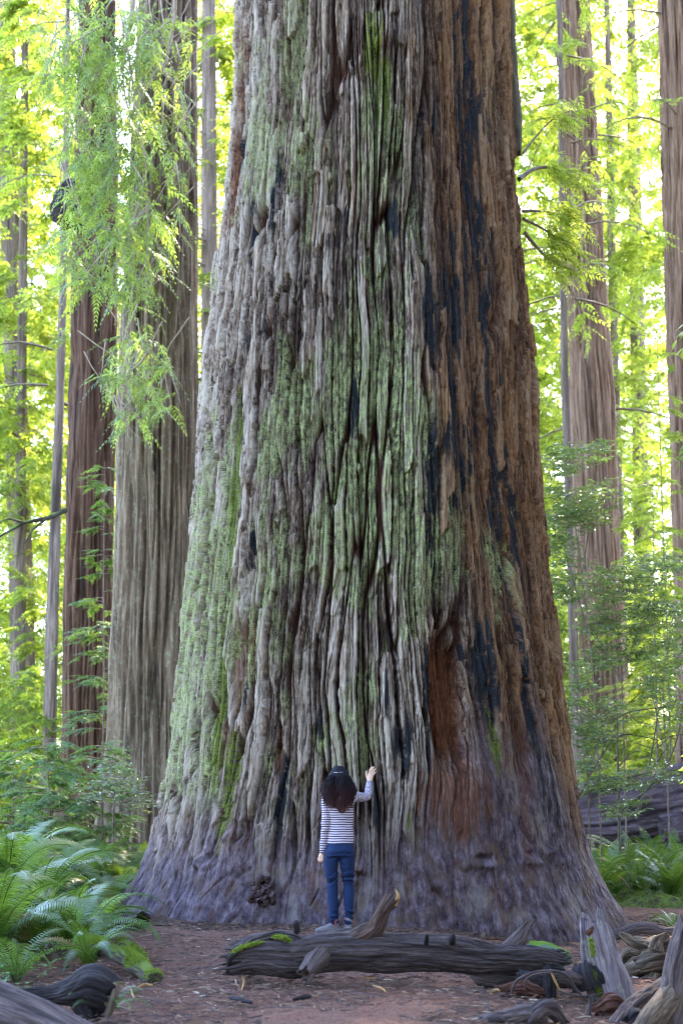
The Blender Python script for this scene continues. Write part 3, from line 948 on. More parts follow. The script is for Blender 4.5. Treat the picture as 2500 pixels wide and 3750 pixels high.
piece('mossy_log', 'thin mossy log pointing into the clearing from under the ferns', 'log', [(330, 3455, .55), (420, 3490, .35), (490, 3530, .12), (565, 3590, -.25)], [.06, .065, .07, .06], m_moss, y=gpix(520, 3590)[1] + .1, seed=75, m=90, nseg=32, bark=.012, kf=14, lump=.25, lf=6, jag=(0, .02))
piece('moss_branch', 'knobby moss covered branch lying above the thin mossy log', 'branch', [(440, 3455, .4), (480, 3475, .25), (530, 3520, 0)], [.05, .045, .035], m_moss, y=gpix(530, 3530)[1] + .05, seed=76, m=50, nseg=24, bark=.012, kf=16, lump=.4, lf=9, jag=(0, .03))
piece('burnt_log_end', 'short log with black burnt end lying by the foot of the giant trunk', 'log', [(395, 3375, .5), (450, 3370, .25), (520, 3380, 0)], [.10, .105, .10], m_log, y=gpix(500, 3415)[1] + .08, seed=77, m=60, nseg=40, bark=.016, kf=12, lump=.18, lf=4, jag=(.0, .04), hollow=(0, .14))
piece('brown_log', 'brown log lying half hidden behind the big arching fern', 'log', [(150, 3295, .2), (240, 3312, .1), (330, 3330, 0), (380, 3348, -.05)], [.10, .105, .10, .08], mat_wood('brown_log_bark', (.03, .015, .014), (.10, .058, .055), (.19, .13, .12), 22, .08, bump=.012), y=gpix(270, 3400)[1], seed=78, m=60, nseg=36, bark=.012, kf=12, lump=.12, jag=(.02, .03), hollow=(.05, .05))
piece('arched_branch', 'crooked mossy branch arching between brown log and burnt log end', 'branch', [(325, 3410, .1), (370, 3385, .05), (420, 3335, 0), (455, 3290, 0)], [.035, .038, .026, .012], m_moss, y=gpix(400, 3420)[1], seed=79, m=50, nseg=16, bark=.008, kf=20, lump=.35, lf=9)

# loose sticks one can point at
STK = [((885, 3640), (893, 3605), (883, 3580), m_orange, .010, 'curved orange strip of bark lying alone left of the log'),
       ((805, 3635), (825, 3648), (848, 3652), m_tan, .011, 'short tan stick lying near the curved orange strip'),
       ((840, 3668), (880, 3678), (920, 3688), m_dark, .018, 'flat dark bark piece lying beside the short tan stick'),
       ((825, 3692), (880, 3690), (932, 3700), m_tan, .006, 'thin bent twig just below the flat dark bark piece'),
       ((1075, 3676), (1110, 3668), (1140, 3664), m_dark, .016, 'dark bark piece in the middle of the clearing'),
       ((500, 3628), (530, 3618), (558, 3620), m_orange, .010, 'orange twig beside the tip of the thin mossy log'),
       ((480, 3635), (485, 3655), (492, 3668), m_orange, .009, 'small curved orange twig by the tan peeled stump end'),
       ((1325, 3590), (1350, 3592), (1375, 3592), m_orange, .007, 'little reddish stick below the shaded middle of the long log'),
       ((1365, 3620), (1400, 3632), (1413, 3645), m_orange, .007, 'bent reddish twig between long log and twisted driftwood'),
       ((1705, 3425), (1750, 3430), (1815, 3428), m_dark, .010, 'dark stick lying on the sunlit earth behind the forked driftwood'),
       ((1785, 3450), (1820, 3450), (1855, 3458), m_rust, .016, 'reddish branch piece behind the raised driftwood arm'),
       ((1765, 3450), (1770, 3438), (1782, 3440), m_tan, .03, 'stubby tan chip of wood behind the long log'),
       ((540, 3398), (600, 3396), (645, 3394), m_dark, .006, 'thin dark twig lying before the foot of the giant trunk'),
       ((1560, 3742), (1590, 3735), (1612, 3720), m_tan, .007, 'tan twig with a fork at the near edge of the clearing'),
       ((2030, 3405), (2080, 3392), (2130, 3398), m_dark, .02, 'dark bark strip on the path beside the notched slab top')]
for k, (a, c_, e, mt, r_, lb) in enumerate(STK):
    P = [gpix(*q, dz=0) + [0, 0, r_ * .8 + .012] for q in (a, c_, e)]
    mb = MB()
    loft(mb, P, [r_ * .7, r_, r_ * .6], m=22, nseg=10, bark=r_ * .25, kf=50, lump=.25, lf=20, jag=(r_, r_), seed=100 + k, flat=.7)
    c0 = Vector(P[1])
    o = mb.build('stick', mt)
    o.data.transform(Matrix.Translation(-c0))
    o.location = c0
    tag(o, lb, 'stick')

# huge fallen trunk beyond the clearing on the right
fl = thing('fallen_tree', 'huge purple grey fallen trunk lying beyond the ferns across the path', 'log', (7, 26, float(gh(7, 26))))
mb = MB()
loft(mb, [at(2050, 3015, 26.5), at(2180, 3000, 26.2), at(2330, 2985, 26), at(2480, 2960, 25.8), at(2700, 2920, 25.4)], [.5, .66, .72, .76, .8], m=120, nseg=80, bark=.05, kf=3.2, st=.08, lump=.16, lf=.7, seed=81, jag=(.2, .1))
put(mb, 'trunk', m_far_log, fl)
mb = MB()
loft(mb, [at(2420, 3040, 25.0), at(2470, 3035, 25.0), at(2540, 3025, 24.9)], [.22, .25, .22], m=30, nseg=30, bark=.03, kf=5, lump=.2, hollow=(.3, 0), seed=82)
put(mb, 'limb', m_far_log, fl)

# ---------------------------------------------------------------- litter too fine to count
def litter(n, seed):
    r = np.random.RandomState(seed)
    x = r.uniform(-4.2, 5.2, n)
    y = 7.6 + (19 - 7.6) * r.uniform(0, 1, n) ** 1.5
    keep = (x > -2.7 - .05 * y * 0) & ~(np.hypot(x - .4, y - AX_D) < 2.5)
    x, y = x[keep], y[keep]
    n = len(x)
    z = gh(x, y) + .012
    ln = np.exp(r.normal(-3.9, .55, n))
    wd = np.clip(ln * r.uniform(.05, .14, n), .0013, .006)
    a = r.uniform(0, 2 * math.pi, n)
    d = np.stack([np.cos(a), np.sin(a), r.normal(0, .10, n)], -1)
    s = np.stack([-np.sin(a), np.cos(a), np.zeros(n)], -1)
    u = np.array([0, 0, 1.0])
    c = np.stack([x, y, z], -1)
    bend = (r.normal(0, .15, n) * ln)[:, None] * s
    V = np.stack([c - d * ln[:, None] - s * wd[:, None], c - d * ln[:, None] + s * wd[:, None], c - d * ln[:, None] * .9 + u * wd[:, None] * 1.4,
                  c + bend - s * wd[:, None], c + bend + s * wd[:, None], c + bend + u * wd[:, None] * 1.6,
                  c + d * ln[:, None], ], 1)
    t = np.array([[0, 1, 4], [0, 4, 3], [1, 2, 5], [1, 5, 4], [2, 0, 3], [2, 3, 5], [3, 4, 6], [4, 5, 6], [5, 3, 6]])
    F = (np.arange(n) * 7)[:, None, None] + t[None]
    tint = np.repeat(r.uniform(0, 1, n), 7)
    return V.reshape(-1, 3), F.reshape(-1, 3), tint


b = NB('litter')
t_ = b.attr('tint')
m_lit = b.done(b.pbr(b.ramp(t_, [(0.0, (.03, .017, .014)), (.35, (.07, .036, .028)), (.70, (.12, .060, .040)), (.96, (.20, .105, .062)), (1.0, (.34, .27, .21))]), .8, None, .3))
V, F, ti = litter(75000, 3)
r = np.random.RandomState(9)                                 # needles drifted against the foot of the giant
n = 16000
a = r.uniform(-1.75, 1.75, n)
da = np.abs(np.asarray(r.exponential(.10, n)))
xb, yb_ = [], []
thb = np.linspace(-1.8, 1.8, 160)
low_ = GV[np.abs(GV[:, 2] + .10) < .16]
ang = np.arctan2(low_[:, 0] - float(tr_x(0.)), -(low_[:, 1] - AX_D))
rr0 = np.hypot(low_[:, 0] - float(tr_x(0.)), low_[:, 1] - AX_D)
rb = np.array([rr0[np.abs(ang - t) < .03].mean() if (np.abs(ang - t) < .03).any() else 3.0 for t in thb])
rad_ = np.interp(a, thb, rb) + da - .03
x, y = float(tr_x(0.)) + np.sin(a) * rad_, AX_D - np.cos(a) * rad_
zz_ = gh(x, y) + .012 + .05 * np.exp(-da / .07) * r.uniform(.2, 1, n)
ln = np.exp(r.normal(-3.7, .6, n))
wd = np.clip(ln * .09, .0014, .006)
az = r.uniform(0, 2 * math.pi, n)
d = np.stack([np.cos(az), np.sin(az), r.normal(0, .25, n)], -1) * ln[:, None]
s_ = np.stack([-np.sin(az), np.cos(az), 0 * az], -1) * wd[:, None]
c_ = np.stack([x, y, zz_], -1)
u_ = np.array([0, 0, 1.0]) * wd[:, None] * 1.5
V2 = np.stack([c_ - d, c_ - s_, c_ + s_, c_ + u_, c_ + d], 1)
F2 = (np.arange(n) * 5)[:, None, None] + np.array([[0, 1, 3], [0, 3, 2], [1, 4, 3], [3, 4, 2]])[None]
F = np.concatenate([F.reshape(-1, 3), F2.reshape(-1, 3) + len(V)])
V = np.concatenate([V, V2.reshape(-1, 3)])
ti = np.concatenate([ti, np.repeat(r.uniform(0, .95, n), 5)])
o = link('needle_litter', make_mesh('needle_litter', V, F, {'tint': ti}, False), m_lit)
tag(o, 'scattered needles and bits of twig on the bare earth', None, None, 'stuff')
# ================================================================ foliage builders
def unit(a):
    return a / (np.linalg.norm(a, axis=-1, keepdims=True) + 1e-9)


def sprays(mb, C, D, U, L, r, npair=6, ll=.45, lw=.16, droop=.25, ang=55, tint=None):
    """flat feathery needle sprays: an axis with slim side leaves and a tip"""
    C, D, U = np.asarray(C, float), unit(np.asarray(D, float)), np.asarray(U, float)
    n = len(C)
    S = unit(np.cross(D, U))
    L = np.broadcast_to(np.asarray(L, float), (n,))[:, None]
    tn = r.uniform(0, 1, n) if tint is None else np.broadcast_to(tint, (n,))
    Vs, Ts = [], []
    Z = np.array([0, 0, 1.0])
    for j in range(npair + 1):
        t = (j + .4) / (npair + .4)
        base = C + D * L * t - Z * droop * L * t * t
        for sd in ((1, -1) if j < npair else (0,)):
            a = R_(ang) * (1 - .35 * t)
            d = unit(D * math.cos(a) + S * sd * math.sin(a) + r.normal(0, .10, (n, 3)) - Z * droop * (.5 + t)) if sd else unit(D - Z * droop * 1.6)
            w_ = unit(np.cross(d, np.cross(D, S) + r.normal(0, .3, (n, 3))))
            le = ll * L * (1.0 - .62 * t) * r.uniform(.75, 1.2, (n, 1))
            wd = lw * L * (1.0 - .45 * t) * .5
            Vs.append(np.stack([base, base + d * le * .45 + w_ * wd, base + d * le - Z * le * .12, base + d * le * .45 - w_ * wd], 1))
            Ts.append(np.repeat(np.clip(tn + r.normal(0, .16, n), 0, 1)[:, None], 4, 1))
    V = np.concatenate(Vs, 1).reshape(-1, 3)
    T = np.concatenate(Ts, 1).reshape(-1)
    mb.add(V, np.arange(len(V)).reshape(-1, 4), tint=T)


def crown(mb, r, x0, y0, zb, z0, z1, rad, nb, ps, L, npair=5, up=.12, sag=.5, taper=.75, rt=.25, lw=.2, ll=.45, twigs=None, gap=.25):
    """boughs all round a stem, sagging outwards, each set with sprays"""
    z = zb + z0 + (z1 - z0) * r.uniform(0, 1, nb) ** .9
    az = r.uniform(0, 2 * math.pi, nb)
    f = (z - zb - z0) / max(z1 - z0, .1)
    ln = rad * (1 - taper * f ** 1.4) * r.uniform(.55, 1.1, nb)
    if twigs is not None:
        for k in range(nb):
            q = [np.array([x0 + math.cos(az[k]) * (rt + ln[k] * t), y0 + math.sin(az[k]) * (rt + ln[k] * t), z[k] + ln[k] * (up * t - sag * t * t)]) for t in (-.02, .35, .7, 1)]
            loft(twigs, q, np.array([.028, .02, .012, .004]) * (ln[k] / 2.5 + .4), m=7, nseg=4, closed=False)
    n = nb * ps
    k = np.repeat(np.arange(nb), ps)
    t = gap + (1 - gap) * r.uniform(0, 1, n) ** .7
    ca, sa = np.cos(az[k]), np.sin(az[k])
    C = np.stack([x0 + ca * (rt + ln[k] * t), y0 + sa * (rt + ln[k] * t), z[k] + ln[k] * (up * t - sag * t * t)], -1)
    C += r.normal(0, .05, (n, 3)) * L
    sd = r.choice([-1, 1], n) * r.uniform(.2, 1.25, n)
    D = np.stack([np.cos(az[k] + sd), np.sin(az[k] + sd), up - 2 * sag * t * .7 + r.normal(-.1, .2, n)], -1)
    U = np.stack([r.normal(0, .3, n), r.normal(0, .3, n), np.ones(n)], -1)
    sprays(mb, C, D, U, L * r.uniform(.6, 1.25, n) * (1 - .3 * t), r, npair, ll=ll, lw=lw, tint=np.clip(r.normal(.5, .2, nb), 0, 1)[k])


def tree_trunk(x, y, prof, seed, bark=.05, kf=5.0, nseg=110, m=260, lump=.06, zb=None):
    """upright trunk with profile [(z, radius, dx, dy)]"""
    mb = MB()
    pts = [(x + p[2], y + p[3], p[0]) for p in prof]
    loft(mb, pts, [p[1] for p in prof], m=m, nseg=nseg, bark=bark, kf=kf, st=.045, lump=lump, lf=.25, seed=seed)
    return mb


m_barkA = mat_wood('brown_redwood_bark', (.012, .005, .003), (.075, .034, .020), (.18, .095, .055), 26, .04, bump=.02)
m_barkB = mat_wood('grey_redwood_bark', (.022, .012, .007), (.140, .088, .056), (.32, .225, .150), 26, .04, moss=.0, bump=.04, lich=.3)
m_barkC = mat_wood('sun_tinted_bark', (.045, .020, .012), (.19, .105, .068), (.40, .26, .185), 20, .04, bump=.04)  # redwood bark with warm sunlight painted into its colour
m_barkF = mat_wood('far_bark', (.05, .032, .024), (.15, .10, .08), (.30, .22, .18), 14, .05, bump=.02)
m_twig = mat_wood('twig_bark', (.05, .03, .02), (.16, .11, .08), (.34, .27, .20), 40, .2, bump=.003)
m_needle = mat_leaf('redwood_needles', (.060, .110, .032), (.16, .25, .035), .45, .45, .4)
m_needle_sun = mat_leaf('sunlight_tinted_needles', (.085, .120, .020), (.36, .42, .045), .6, .5, .3)  # brighter, yellower needle copy: the backlight is put into its colour
m_fern = mat_leaf('fern_fronds', (.055, .105, .020), (.18, .27, .025), .35, .42, .45, dead=(.25, .13, .05))
m_broad = mat_leaf('glossy_leaves', (.075, .115, .055), (.22, .30, .06), .35, .26, .7)
m_cover = mat_leaf('clover_leaves', (.060, .120, .022), (.14, .24, .03), .35, .5, .35)


def local(o, parent):
    o.location = -Vector(parent.location)
    return o


def stem_prof(rows, y):
    """[(px_left, px_right, py)] from bottom to top -> trunk profile in metres at distance y"""
    out = []
    for a, c_, p in rows:
        q = at((a + c_) / 2, p, y)
        out.append((q[2], (c_ - a) / 2 / FOC * y * 1.0 / CP * .98, q[0], 0.0))
    return out


TREES = {}


def big_tree(key, name, label, rows, y, mat, seed, bark, kf, crown_args=None, ztop=38, group=None, nseg=170, m=300, flare=1.25, leafmat=None):
    pr = stem_prof(rows, y)
    x0 = pr[0][2]
    g0 = float(gh(x0, y))
    r0 = pr[0][1]
    pr = [(g0 - .4, r0 * flare * 1.06, x0, 0.0), (g0 + .5, r0 * (1 + (flare - 1) * .6), x0, 0.0)] + [p for p in pr if p[0] > g0 + .9]
    dz = ztop - pr[-1][0]
    sl = (pr[-1][2] - pr[2][2]) / max(pr[-1][0] - pr[2][0], 1)
    pr += [(ztop - dz * .5, pr[-1][1] * .8, pr[-1][2] + sl * dz * .5, 0.0), (ztop, pr[-1][1] * .45, pr[-1][2] + sl * dz, 0.0)]
    t = root(name, (x0, y, g0), label, 'tree', group)
    local(tree_trunk(0, y, pr, seed, bark, kf, nseg, m).build('trunk', mat, t), t)
    if crown_args:
        r = np.random.RandomState(seed)
        mb, tw = MB(), MB()
        for ca in crown_args:
            crown(mb, r, x0 + sl * ca['z0'], y, g0, twigs=tw, **ca)
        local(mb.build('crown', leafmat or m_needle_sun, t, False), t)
        local(tw.build('branches', m_twig, t), t)
    TREES[key] = t
    return t


# the two big trees on the left
tA = big_tree('A', 'redwood_tree', 'dark reddish brown redwood with a round black burl, behind the grey fluted trunk',
              [(222, 400, 2850), (232, 400, 2500), (240, 412, 2000), (252, 425, 1500), (262, 432, 1000), (276, 428, 500), (285, 425, 0), (290, 424, -300)], 27, m_barkA, 201, .085, 4.6,
              [dict(z0=19, z1=38, rad=4.0, nb=60, ps=14, L=.8)])
mb = MB()
q = at(266, 760, 26.6)
loft(mb, [q + [.35, .2, .55], q + [.02, 0, .35], q + [-.08, 0, 0], q + [0, 0, -.28], q + [.12, .1, -.42]], [.10, .30, .34, .24, .06], m=70, nseg=60, lump=.35, lf=2.5, bark=.06, kf=9, st=.5, seed=9)
local(mb.build('burl', mat_wood('black_burl', (.008, .006, .006), (.035, .024, .022), (.09, .065, .06), 30, .6, bump=.03), tA), tA)
mb = MB()
for pts, r0 in ((((240, 1868), (170, 1898), (90, 1915), (-20, 1975)), .06), (((170, 1898), (120, 1940), (90, 1990)), .03), (((90, 1915), (30, 1900), (-20, 1925)), .025)):
    loft(mb, [at(a, c_, 26.3 - .004 * (240 - a)) for a, c_ in pts], np.linspace(r0, r0 * .35, len(pts)), m=40, nseg=9, bark=.008, kf=30, lump=.4, lf=6, closed=False, seed=len(pts))
local(mb.build('branch', mat_wood('mossy_branch', (.02, .016, .01), (.06, .05, .03), (.13, .11, .07), 30, .2, moss=.35, bump=.01), tA), tA)

tB = big_tree('B', 'redwood_tree', 'grey brown fluted redwood with hanging green sprays, close beside the giant trunk',
              [(385, 745, 3000), (397, 735, 2750), (408, 732, 2400), (425, 730, 1900), (440, 728, 1400), (455, 727, 1000), (478, 727, 500), (500, 727, 0), (512, 726, -400)], 23.5, m_barkB, 202, .10, 4.2,
              None, nseg=260, m=420)
r = np.random.RandomState(77)
EL = [(330, 110, 190, 150, 330), (440, 300, 170, 150, 300), (550, 400, 120, 160, 130), (380, 500, 160, 120, 260), (330, 860, 130, 110, 200), (480, 720, 150, 150, 230), (640, 560, 60, 190, 60),
      (340, 1010, 150, 55, 130), (510, 980, 110, 130, 170), (520, 1280, 100, 110, 130), (560, 1430, 80, 70, 70), (440, 1360, 90, 45, 60), (640, 120, 80, 110, 45), (240, 260, 90, 160, 120), (530, 80, 120, 90, 90),
      (430, 600, 130, 90, 130), (350, 700, 110, 80, 110), (560, 850, 90, 90, 90), (470, 1500, 50, 60, 30), (640, 330, 60, 120, 35), (410, 180, 170, 120, 200), (300, 620, 90, 90, 80)]
mb, tw = MB(), MB()
for (px, py, wx, wy, n) in EL:
    n = int(n * .36)
    wx, wy = wx * 1.15, wy * 1.1
    a, q = r.uniform(0, 2 * math.pi, n), r.uniform(0, 1, n) ** .6
    yy = r.uniform(20.3, 22.4, n)
    C = np.array([at(px + wx * q[i] * math.cos(a[i]), py + wy * q[i] * math.sin(a[i]), yy[i]) for i in range(n)])
    az = r.uniform(0, 2 * math.pi, n)
    D = np.stack([np.cos(az), np.sin(az) * .8, r.normal(-.75, .35, n)], -1)
    U = np.stack([r.normal(0, .4, n), r.normal(-.3, .4, n), np.ones(n)], -1)
    sprays(mb, C, D, U, r.uniform(.30, .62, n), r, 9, ll=.30, lw=.085, droop=.4)
    for k in range(7):
        i = r.randint(n)
        p = C[i]
        s = r.normal(0, .15, 3)
        loft(tw, [p + [s[0] * 2, .1, .55], p + [s[0], 0, .25], p, p + [s[1], 0, -.25]], [.012, .010, .007, .003], m=10, nseg=4, closed=False)
for pts in (((455, 60), (470, 200), (490, 330), (510, 450), (535, 640), (540, 900), (530, 1150), (545, 1290), (570, 1350)), ((500, 20), (505, 180), (475, 300), (480, 420), (520, 560)), ((470, 120), (450, 260), (465, 380), (490, 440)),
            ((640, 60), (600, 240), (545, 300), (500, 380)), ((420, -40), (450, 100), (445, 240), (430, 330)), ((530, 700), (500, 760), (480, 850)), ((545, 1290), (500, 1340), (440, 1370))):
    loft(tw, [at(a, c_, 21.2) for a, c_ in pts], np.linspace(.026, .009, len(pts)), m=50, nseg=6, closed=False, lump=.2, lf=5, seed=len(pts))
# the boughs they hang from leave the trunk above the picture
for pts in (((600, -420), (540, -250), (500, -60), (470, 120)), ((620, -500), (640, -200), (640, 60)), ((560, -450), (440, -260), (400, -100), (420, -40))):
    loft(tw, [at(pts[0][0], pts[0][1], 23.3)] + [at(a, c_, 21.4) for a, c_ in pts[1:]], np.linspace(.09, .03, len(pts)), m=40, nseg=8, closed=False, seed=3)
local(mb.build('crown', mat_leaf('hanging_sprays', (.085, .135, .042), (.34, .42, .055), .5, .45, .4, var=.5), tB, False), tB)
local(tw.build('branches', mat_wood('pale_twigs', (.10, .06, .04), (.28, .20, .15), (.45, .36, .29), 40, .2, bump=.003), tB), tB)

# right-hand trees
SPARSE = dict(nb=60, ps=14, L=.55, npair=7, ll=.32, lw=.11, sag=.42)
tC = big_tree('C', 'redwood_tree', 'tall straight sunlit redwood standing clear between the giant and the edge trunk', [(2132, 2312, 2900), (2128, 2296, 2500), (2108, 2270, 2000), (2088, 2250, 1500), (2066, 2216, 1000), (2050, 2190, 500), (2035, 2158, 0), (2028, 2150, -250)], 33, m_barkC, 203, .09, 4.4,
              [dict(z0=8.5, z1=30, rad=2.6, up=.1, **SPARSE)])
tD = big_tree('D', 'redwood_tree', 'pale brown redwood trunk cut by the picture edge beside dangling foliage', [(2478, 2690, 2850), (2470, 2660, 2100), (2446, 2620, 1400), (2430, 2590, 900), (2405, 2550, 100), (2400, 2540, -200)], 30, m_barkC, 204, .075, 5.0,
              [dict(z0=15.5, z1=30, rad=2.8, up=.1, **SPARSE)])
THIN = [('E', 'slim grey trunk in bright light left of the dark reddish trunk', [(158, 206, 2700), (168, 212, 2300), (188, 226, 1800), (205, 236, 1400), (218, 246, 1000), (232, 254, 500), (240, 258, 0)], 31, 301),
        ('F', 'blurred brown trunk seen in the slot between fluted trunk and giant', [(738, 815, 2600), (736, 806, 1500), (735, 795, 700), (738, 790, 0)], 40, 302),
        ('Gd', 'thin dark trunk just past the right flank of the giant', [(2092, 2128, 2700), (2072, 2104, 2000), (2052, 2080, 1300), (2044, 2066, 700), (2040, 2060, 200)], 29, 303),
        ('H', 'slender pale trunk behind the straight sunlit redwood', [(2262, 2300, 2500), (2240, 2276, 1700), (2224, 2254, 900), (2216, 2240, 300)], 42, 304),
        ('I', 'faint thick trunk in the bright upper corner of the forest', [(40, 130, 2500), (10, 90, 1200), (-12, 62, 300), (-20, 50, 0)], 46, 305),
        ('J', 'faint trunk with dim bark low among the leftmost foliage', [(42, 92, 2800), (50, 94, 2200), (60, 96, 1600)], 43, 306),
        ('K', 'brown trunk half hidden by leaves behind the bent saplings', [(2330, 2400, 2850), (2322, 2384, 2200), (2312, 2368, 1500), (2300, 2350, 800)], 47, 307)]
for key, lb, rows, y, sd_ in THIN:
    big_tree(key, 'slim_tree' if y < 35 else 'distant_tree', lb, rows, y, m_barkF, sd_, .02 if y < 35 else .03, 7, [dict(z0=9 + (sd_ % 4), z1=30, rad=2.4, nb=46, ps=13, L=.6, npair=6, ll=.34, lw=.12)], ztop=34, nseg=48, m=160, flare=1.1)

# unseen trees added right and behind the camera to block skylight and sun
def blocker_tree(seed, z0, rad, nb, L=.85):
    t = root('redwood_tree', (0, 0, 0), 'unseen redwood added round the clearing to block skylight and sun', 'tree', 'unseen redwoods added to shade the clearing')
    tree_trunk(0, 0, [(-.6, .5, 0, 0), (1, .42, 0, 0), (12, .33, 0, 0), (30, .1, 0, 0)], seed, .03, 6, 60, 100).build('trunk', m_barkA, t)
    mb, tw = MB(), MB()
    crown(mb, np.random.RandomState(seed), 0, 0, 0, z0, 28, rad, nb, 11, L, npair=4, twigs=tw, lw=.24)
    mb.build('crown', m_needle, t, False)
    tw.build('branches', m_twig, t)
    return t


dense, loose, high = blocker_tree(501, 1.0, 4.0, 330), blocker_tree(502, 6.5, 3.4, 100), blocker_tree(503, 8.5, 3.4, 190)
for k, (src, x, y) in enumerate(((loose, 11.6, 30.0), (high, 10.2, 24.0), (dense, 7.9, 14.0), (dense, 9.6, 19.8), (dense, 8.4, 7.5), (dense, 8.2, .5), (dense, 3.5, -4.5), (dense, -3.0, -6.5), (dense, 11.5, -5.0), (dense, 1.0, -11), (dense, -9.5, -9.5), (dense, 14, 11), (dense, -7.5, -3.0), (dense, -13.5, -3.5))):
    t = src if src.location.x == 0 and k in (0, 1, 2) else copy_tree(src)
    t.location = (x, y, float(gh(x, y)))
    t.rotation_euler = (0, 0, k * 1.3)

# boughs of the giant reaching out on its right flank
mb, tw = MB(), MB()
r = np.random.RandomState(15)
for pts, r0 in ((((1900, 655), (1955, 618), (2010, 612), (2060, 628), (2110, 650)), .035), (((1912, 772), (1970, 772), (2040, 780), (2085, 800)), .025), (((1915, 800), (1975, 830), (2040, 870), (2080, 905)), .022), (((1920, 850), (1965, 905), (2030, 960), (2130, 1005)), .030), (((1915, 560), (1960, 500), (2030, 430), (2100, 400)), .02)):
    P = [at(a, c_, 18.0 + .004 * (a - 1900)) for a, c_ in pts]
    loft(tw, P, np.linspace(r0, .006, len(P)), m=40, nseg=7, closed=False, lump=.2, lf=6)
    Q = catmull(P, 60)[22:]
    n = 60
    i = r.randint(0, len(Q), n)
    az = r.uniform(-1.2, 1.2, n)
    sprays(mb, Q[i] + r.normal(0, .10, (n, 3)), np.stack([np.cos(az), np.sin(az), r.normal(-.35, .3, n)], -1), np.stack([r.normal(0, .3, n), r.normal(0, .3, n), np.ones(n)], -1), r.uniform(.18, .36, n), r, 6, lw=.12, droop=.3)
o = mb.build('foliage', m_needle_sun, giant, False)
o.location = g_tr.location
o = tw.build('branches', m_twig, giant)
o.location = g_tr.location

# ---------------------------------------------------------------- far forest
mb = MB()
r = np.random.RandomState(21)
k = 0
while k < 225:
    y = r.uniform(37, 125)
    sx_ = r.choice([-1, 1], p=[.55, .45])
    x = (-y * r.uniform(.085, .30)) if sx_ < 0 else y * r.uniform(.125, .29)
    if k >= 175:                                              # and behind the giant
        x = y * r.uniform(-.10, .14)
    h0 = r.uniform(1, 7)
    crown(mb, r, x, y, float(gh(x, y)), h0, r.uniform(26, 48), r.uniform(2.8, 4.6), 62, 15, .85, npair=5, ll=.36, lw=.15, gap=.12)
    k += 1
for k in range(300):                                          # shrubs and young growth closing the view at eye height
    y = r.uniform(30, 70)
    x = y * r.uniform(-.32, .32)
    crown(mb, r, x, y, float(gh(x, y)), .1, r.uniform(2.5, 8), r.uniform(1.2, 2.4), 26, 12, .55, npair=5, ll=.36, lw=.15, gap=.1, sag=.35)
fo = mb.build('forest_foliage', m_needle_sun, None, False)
tag(fo, 'bright mass of sunlit redwood foliage filling the forest beyond', None, None, 'stuff')

# ---------------------------------------------------------------- ferns
def fern_mesh(name, seed, nf, ln, dead=0, spread=1.0):
    r = np.random.RandomState(seed)
    mb = MB()
    for k in range(nf):
        az = 2 * math.pi * (k + r.uniform(-.3, .3)) / nf
        l = ln * r.uniform(.72, 1.12)
        e0 = R_(r.uniform(58, 82)) / (spread ** .5)
        bend = R_(r.uniform(70, 125)) * spread
        m = 30
        t = np.linspace(0, 1, m)
        el = e0 - bend * t ** 1.35
        ds = l / (m - 1)
        hz = np.concatenate([[0], np.cumsum(np.cos(el[:-1]) * ds)])
        vz = np.concatenate([[0], np.cumsum(np.sin(el[:-1]) * ds)])
        tw_ = az + .25 * r.normal() * t
        P = np.stack([np.cos(tw_) * hz, np.sin(tw_) * hz, vz], -1)
        T = np.gradient(P, axis=0)
        T /= np.linalg.norm(T, axis=1)[:, None]
        S = unit(np.cross(T, np.array([0, 0, 1.0])))
        roll = r.normal(0, .35)
        N = np.cross(S, T)
        S = S * math.cos(roll) + N * math.sin(roll)
        N = np.cross(S, T)
        tint = 2.0 if k < dead else float(np.clip(r.normal(.5, .22), 0, 1))
        w0 = .0035
        mb.add(np.concatenate([P - S * w0, P + S * w0, P + N * w0 * -1.5]), np.concatenate([grid_faces(m, 1, False)] + [np.stack([i0 + np.arange(m - 1), i0 + np.arange(1, m), j0 + np.arange(1, m), j0 + np.arange(m - 1)], -1) for i0, j0 in ((0, m), (m, 2 * m), (2 * m, 0))]), tint=min(tint, 1.0) * .6 if tint < 1.5 else tint)
        np_ = int(30 * l / .9) + 8
        tt = np.linspace(.14, .985, np_)
        i = tt * (m - 1)
        def at_t(A):
            return np.stack([np.interp(i, np.arange(m), A[:, c]) for c in range(3)], -1)
        B, Tt, Ss, Nn = at_t(P), unit(at_t(T)), unit(at_t(S)), unit(at_t(N))
        prof = np.sin(np.pi * np.clip((tt - .02) / 1.0, 0, 1) ** .62) ** .75
        for sd in (1, -1):
            pl = (l * .115 * prof * r.uniform(.85, 1.1, np_))[:, None] + .004
            d = unit(Ss * sd + Tt * .32 - np.array([0, 0, .18]) + Nn * .12 + r.normal(0, .05, (np_, 3)))
            wv = unit(np.cross(d, Nn))
            w1 = l * .0078 * (.5 + .5 * prof)[:, None]
            dr = np.array([0, 0, -1.0]) * pl * .14
            mb.add(np.stack([B - wv * w1 * .8, B + wv * w1 * .8, B + d * pl * .55 + wv * w1 * .85, B + d * pl + dr, B + d * pl * .55 - wv * w1 * .85], 1).reshape(-1, 3),
                   None, (np.arange(np_) * 5)[:, None, None].repeat(3, 1).reshape(-1, 1) + np.tile(np.array([[0, 1, 2], [0, 2, 4], [4, 2, 3]]), (np_, 1)), tint=np.repeat(np.clip(tint + r.normal(0, .08, np_), 0, 2), 5))
    return mb.mesh(name, False)


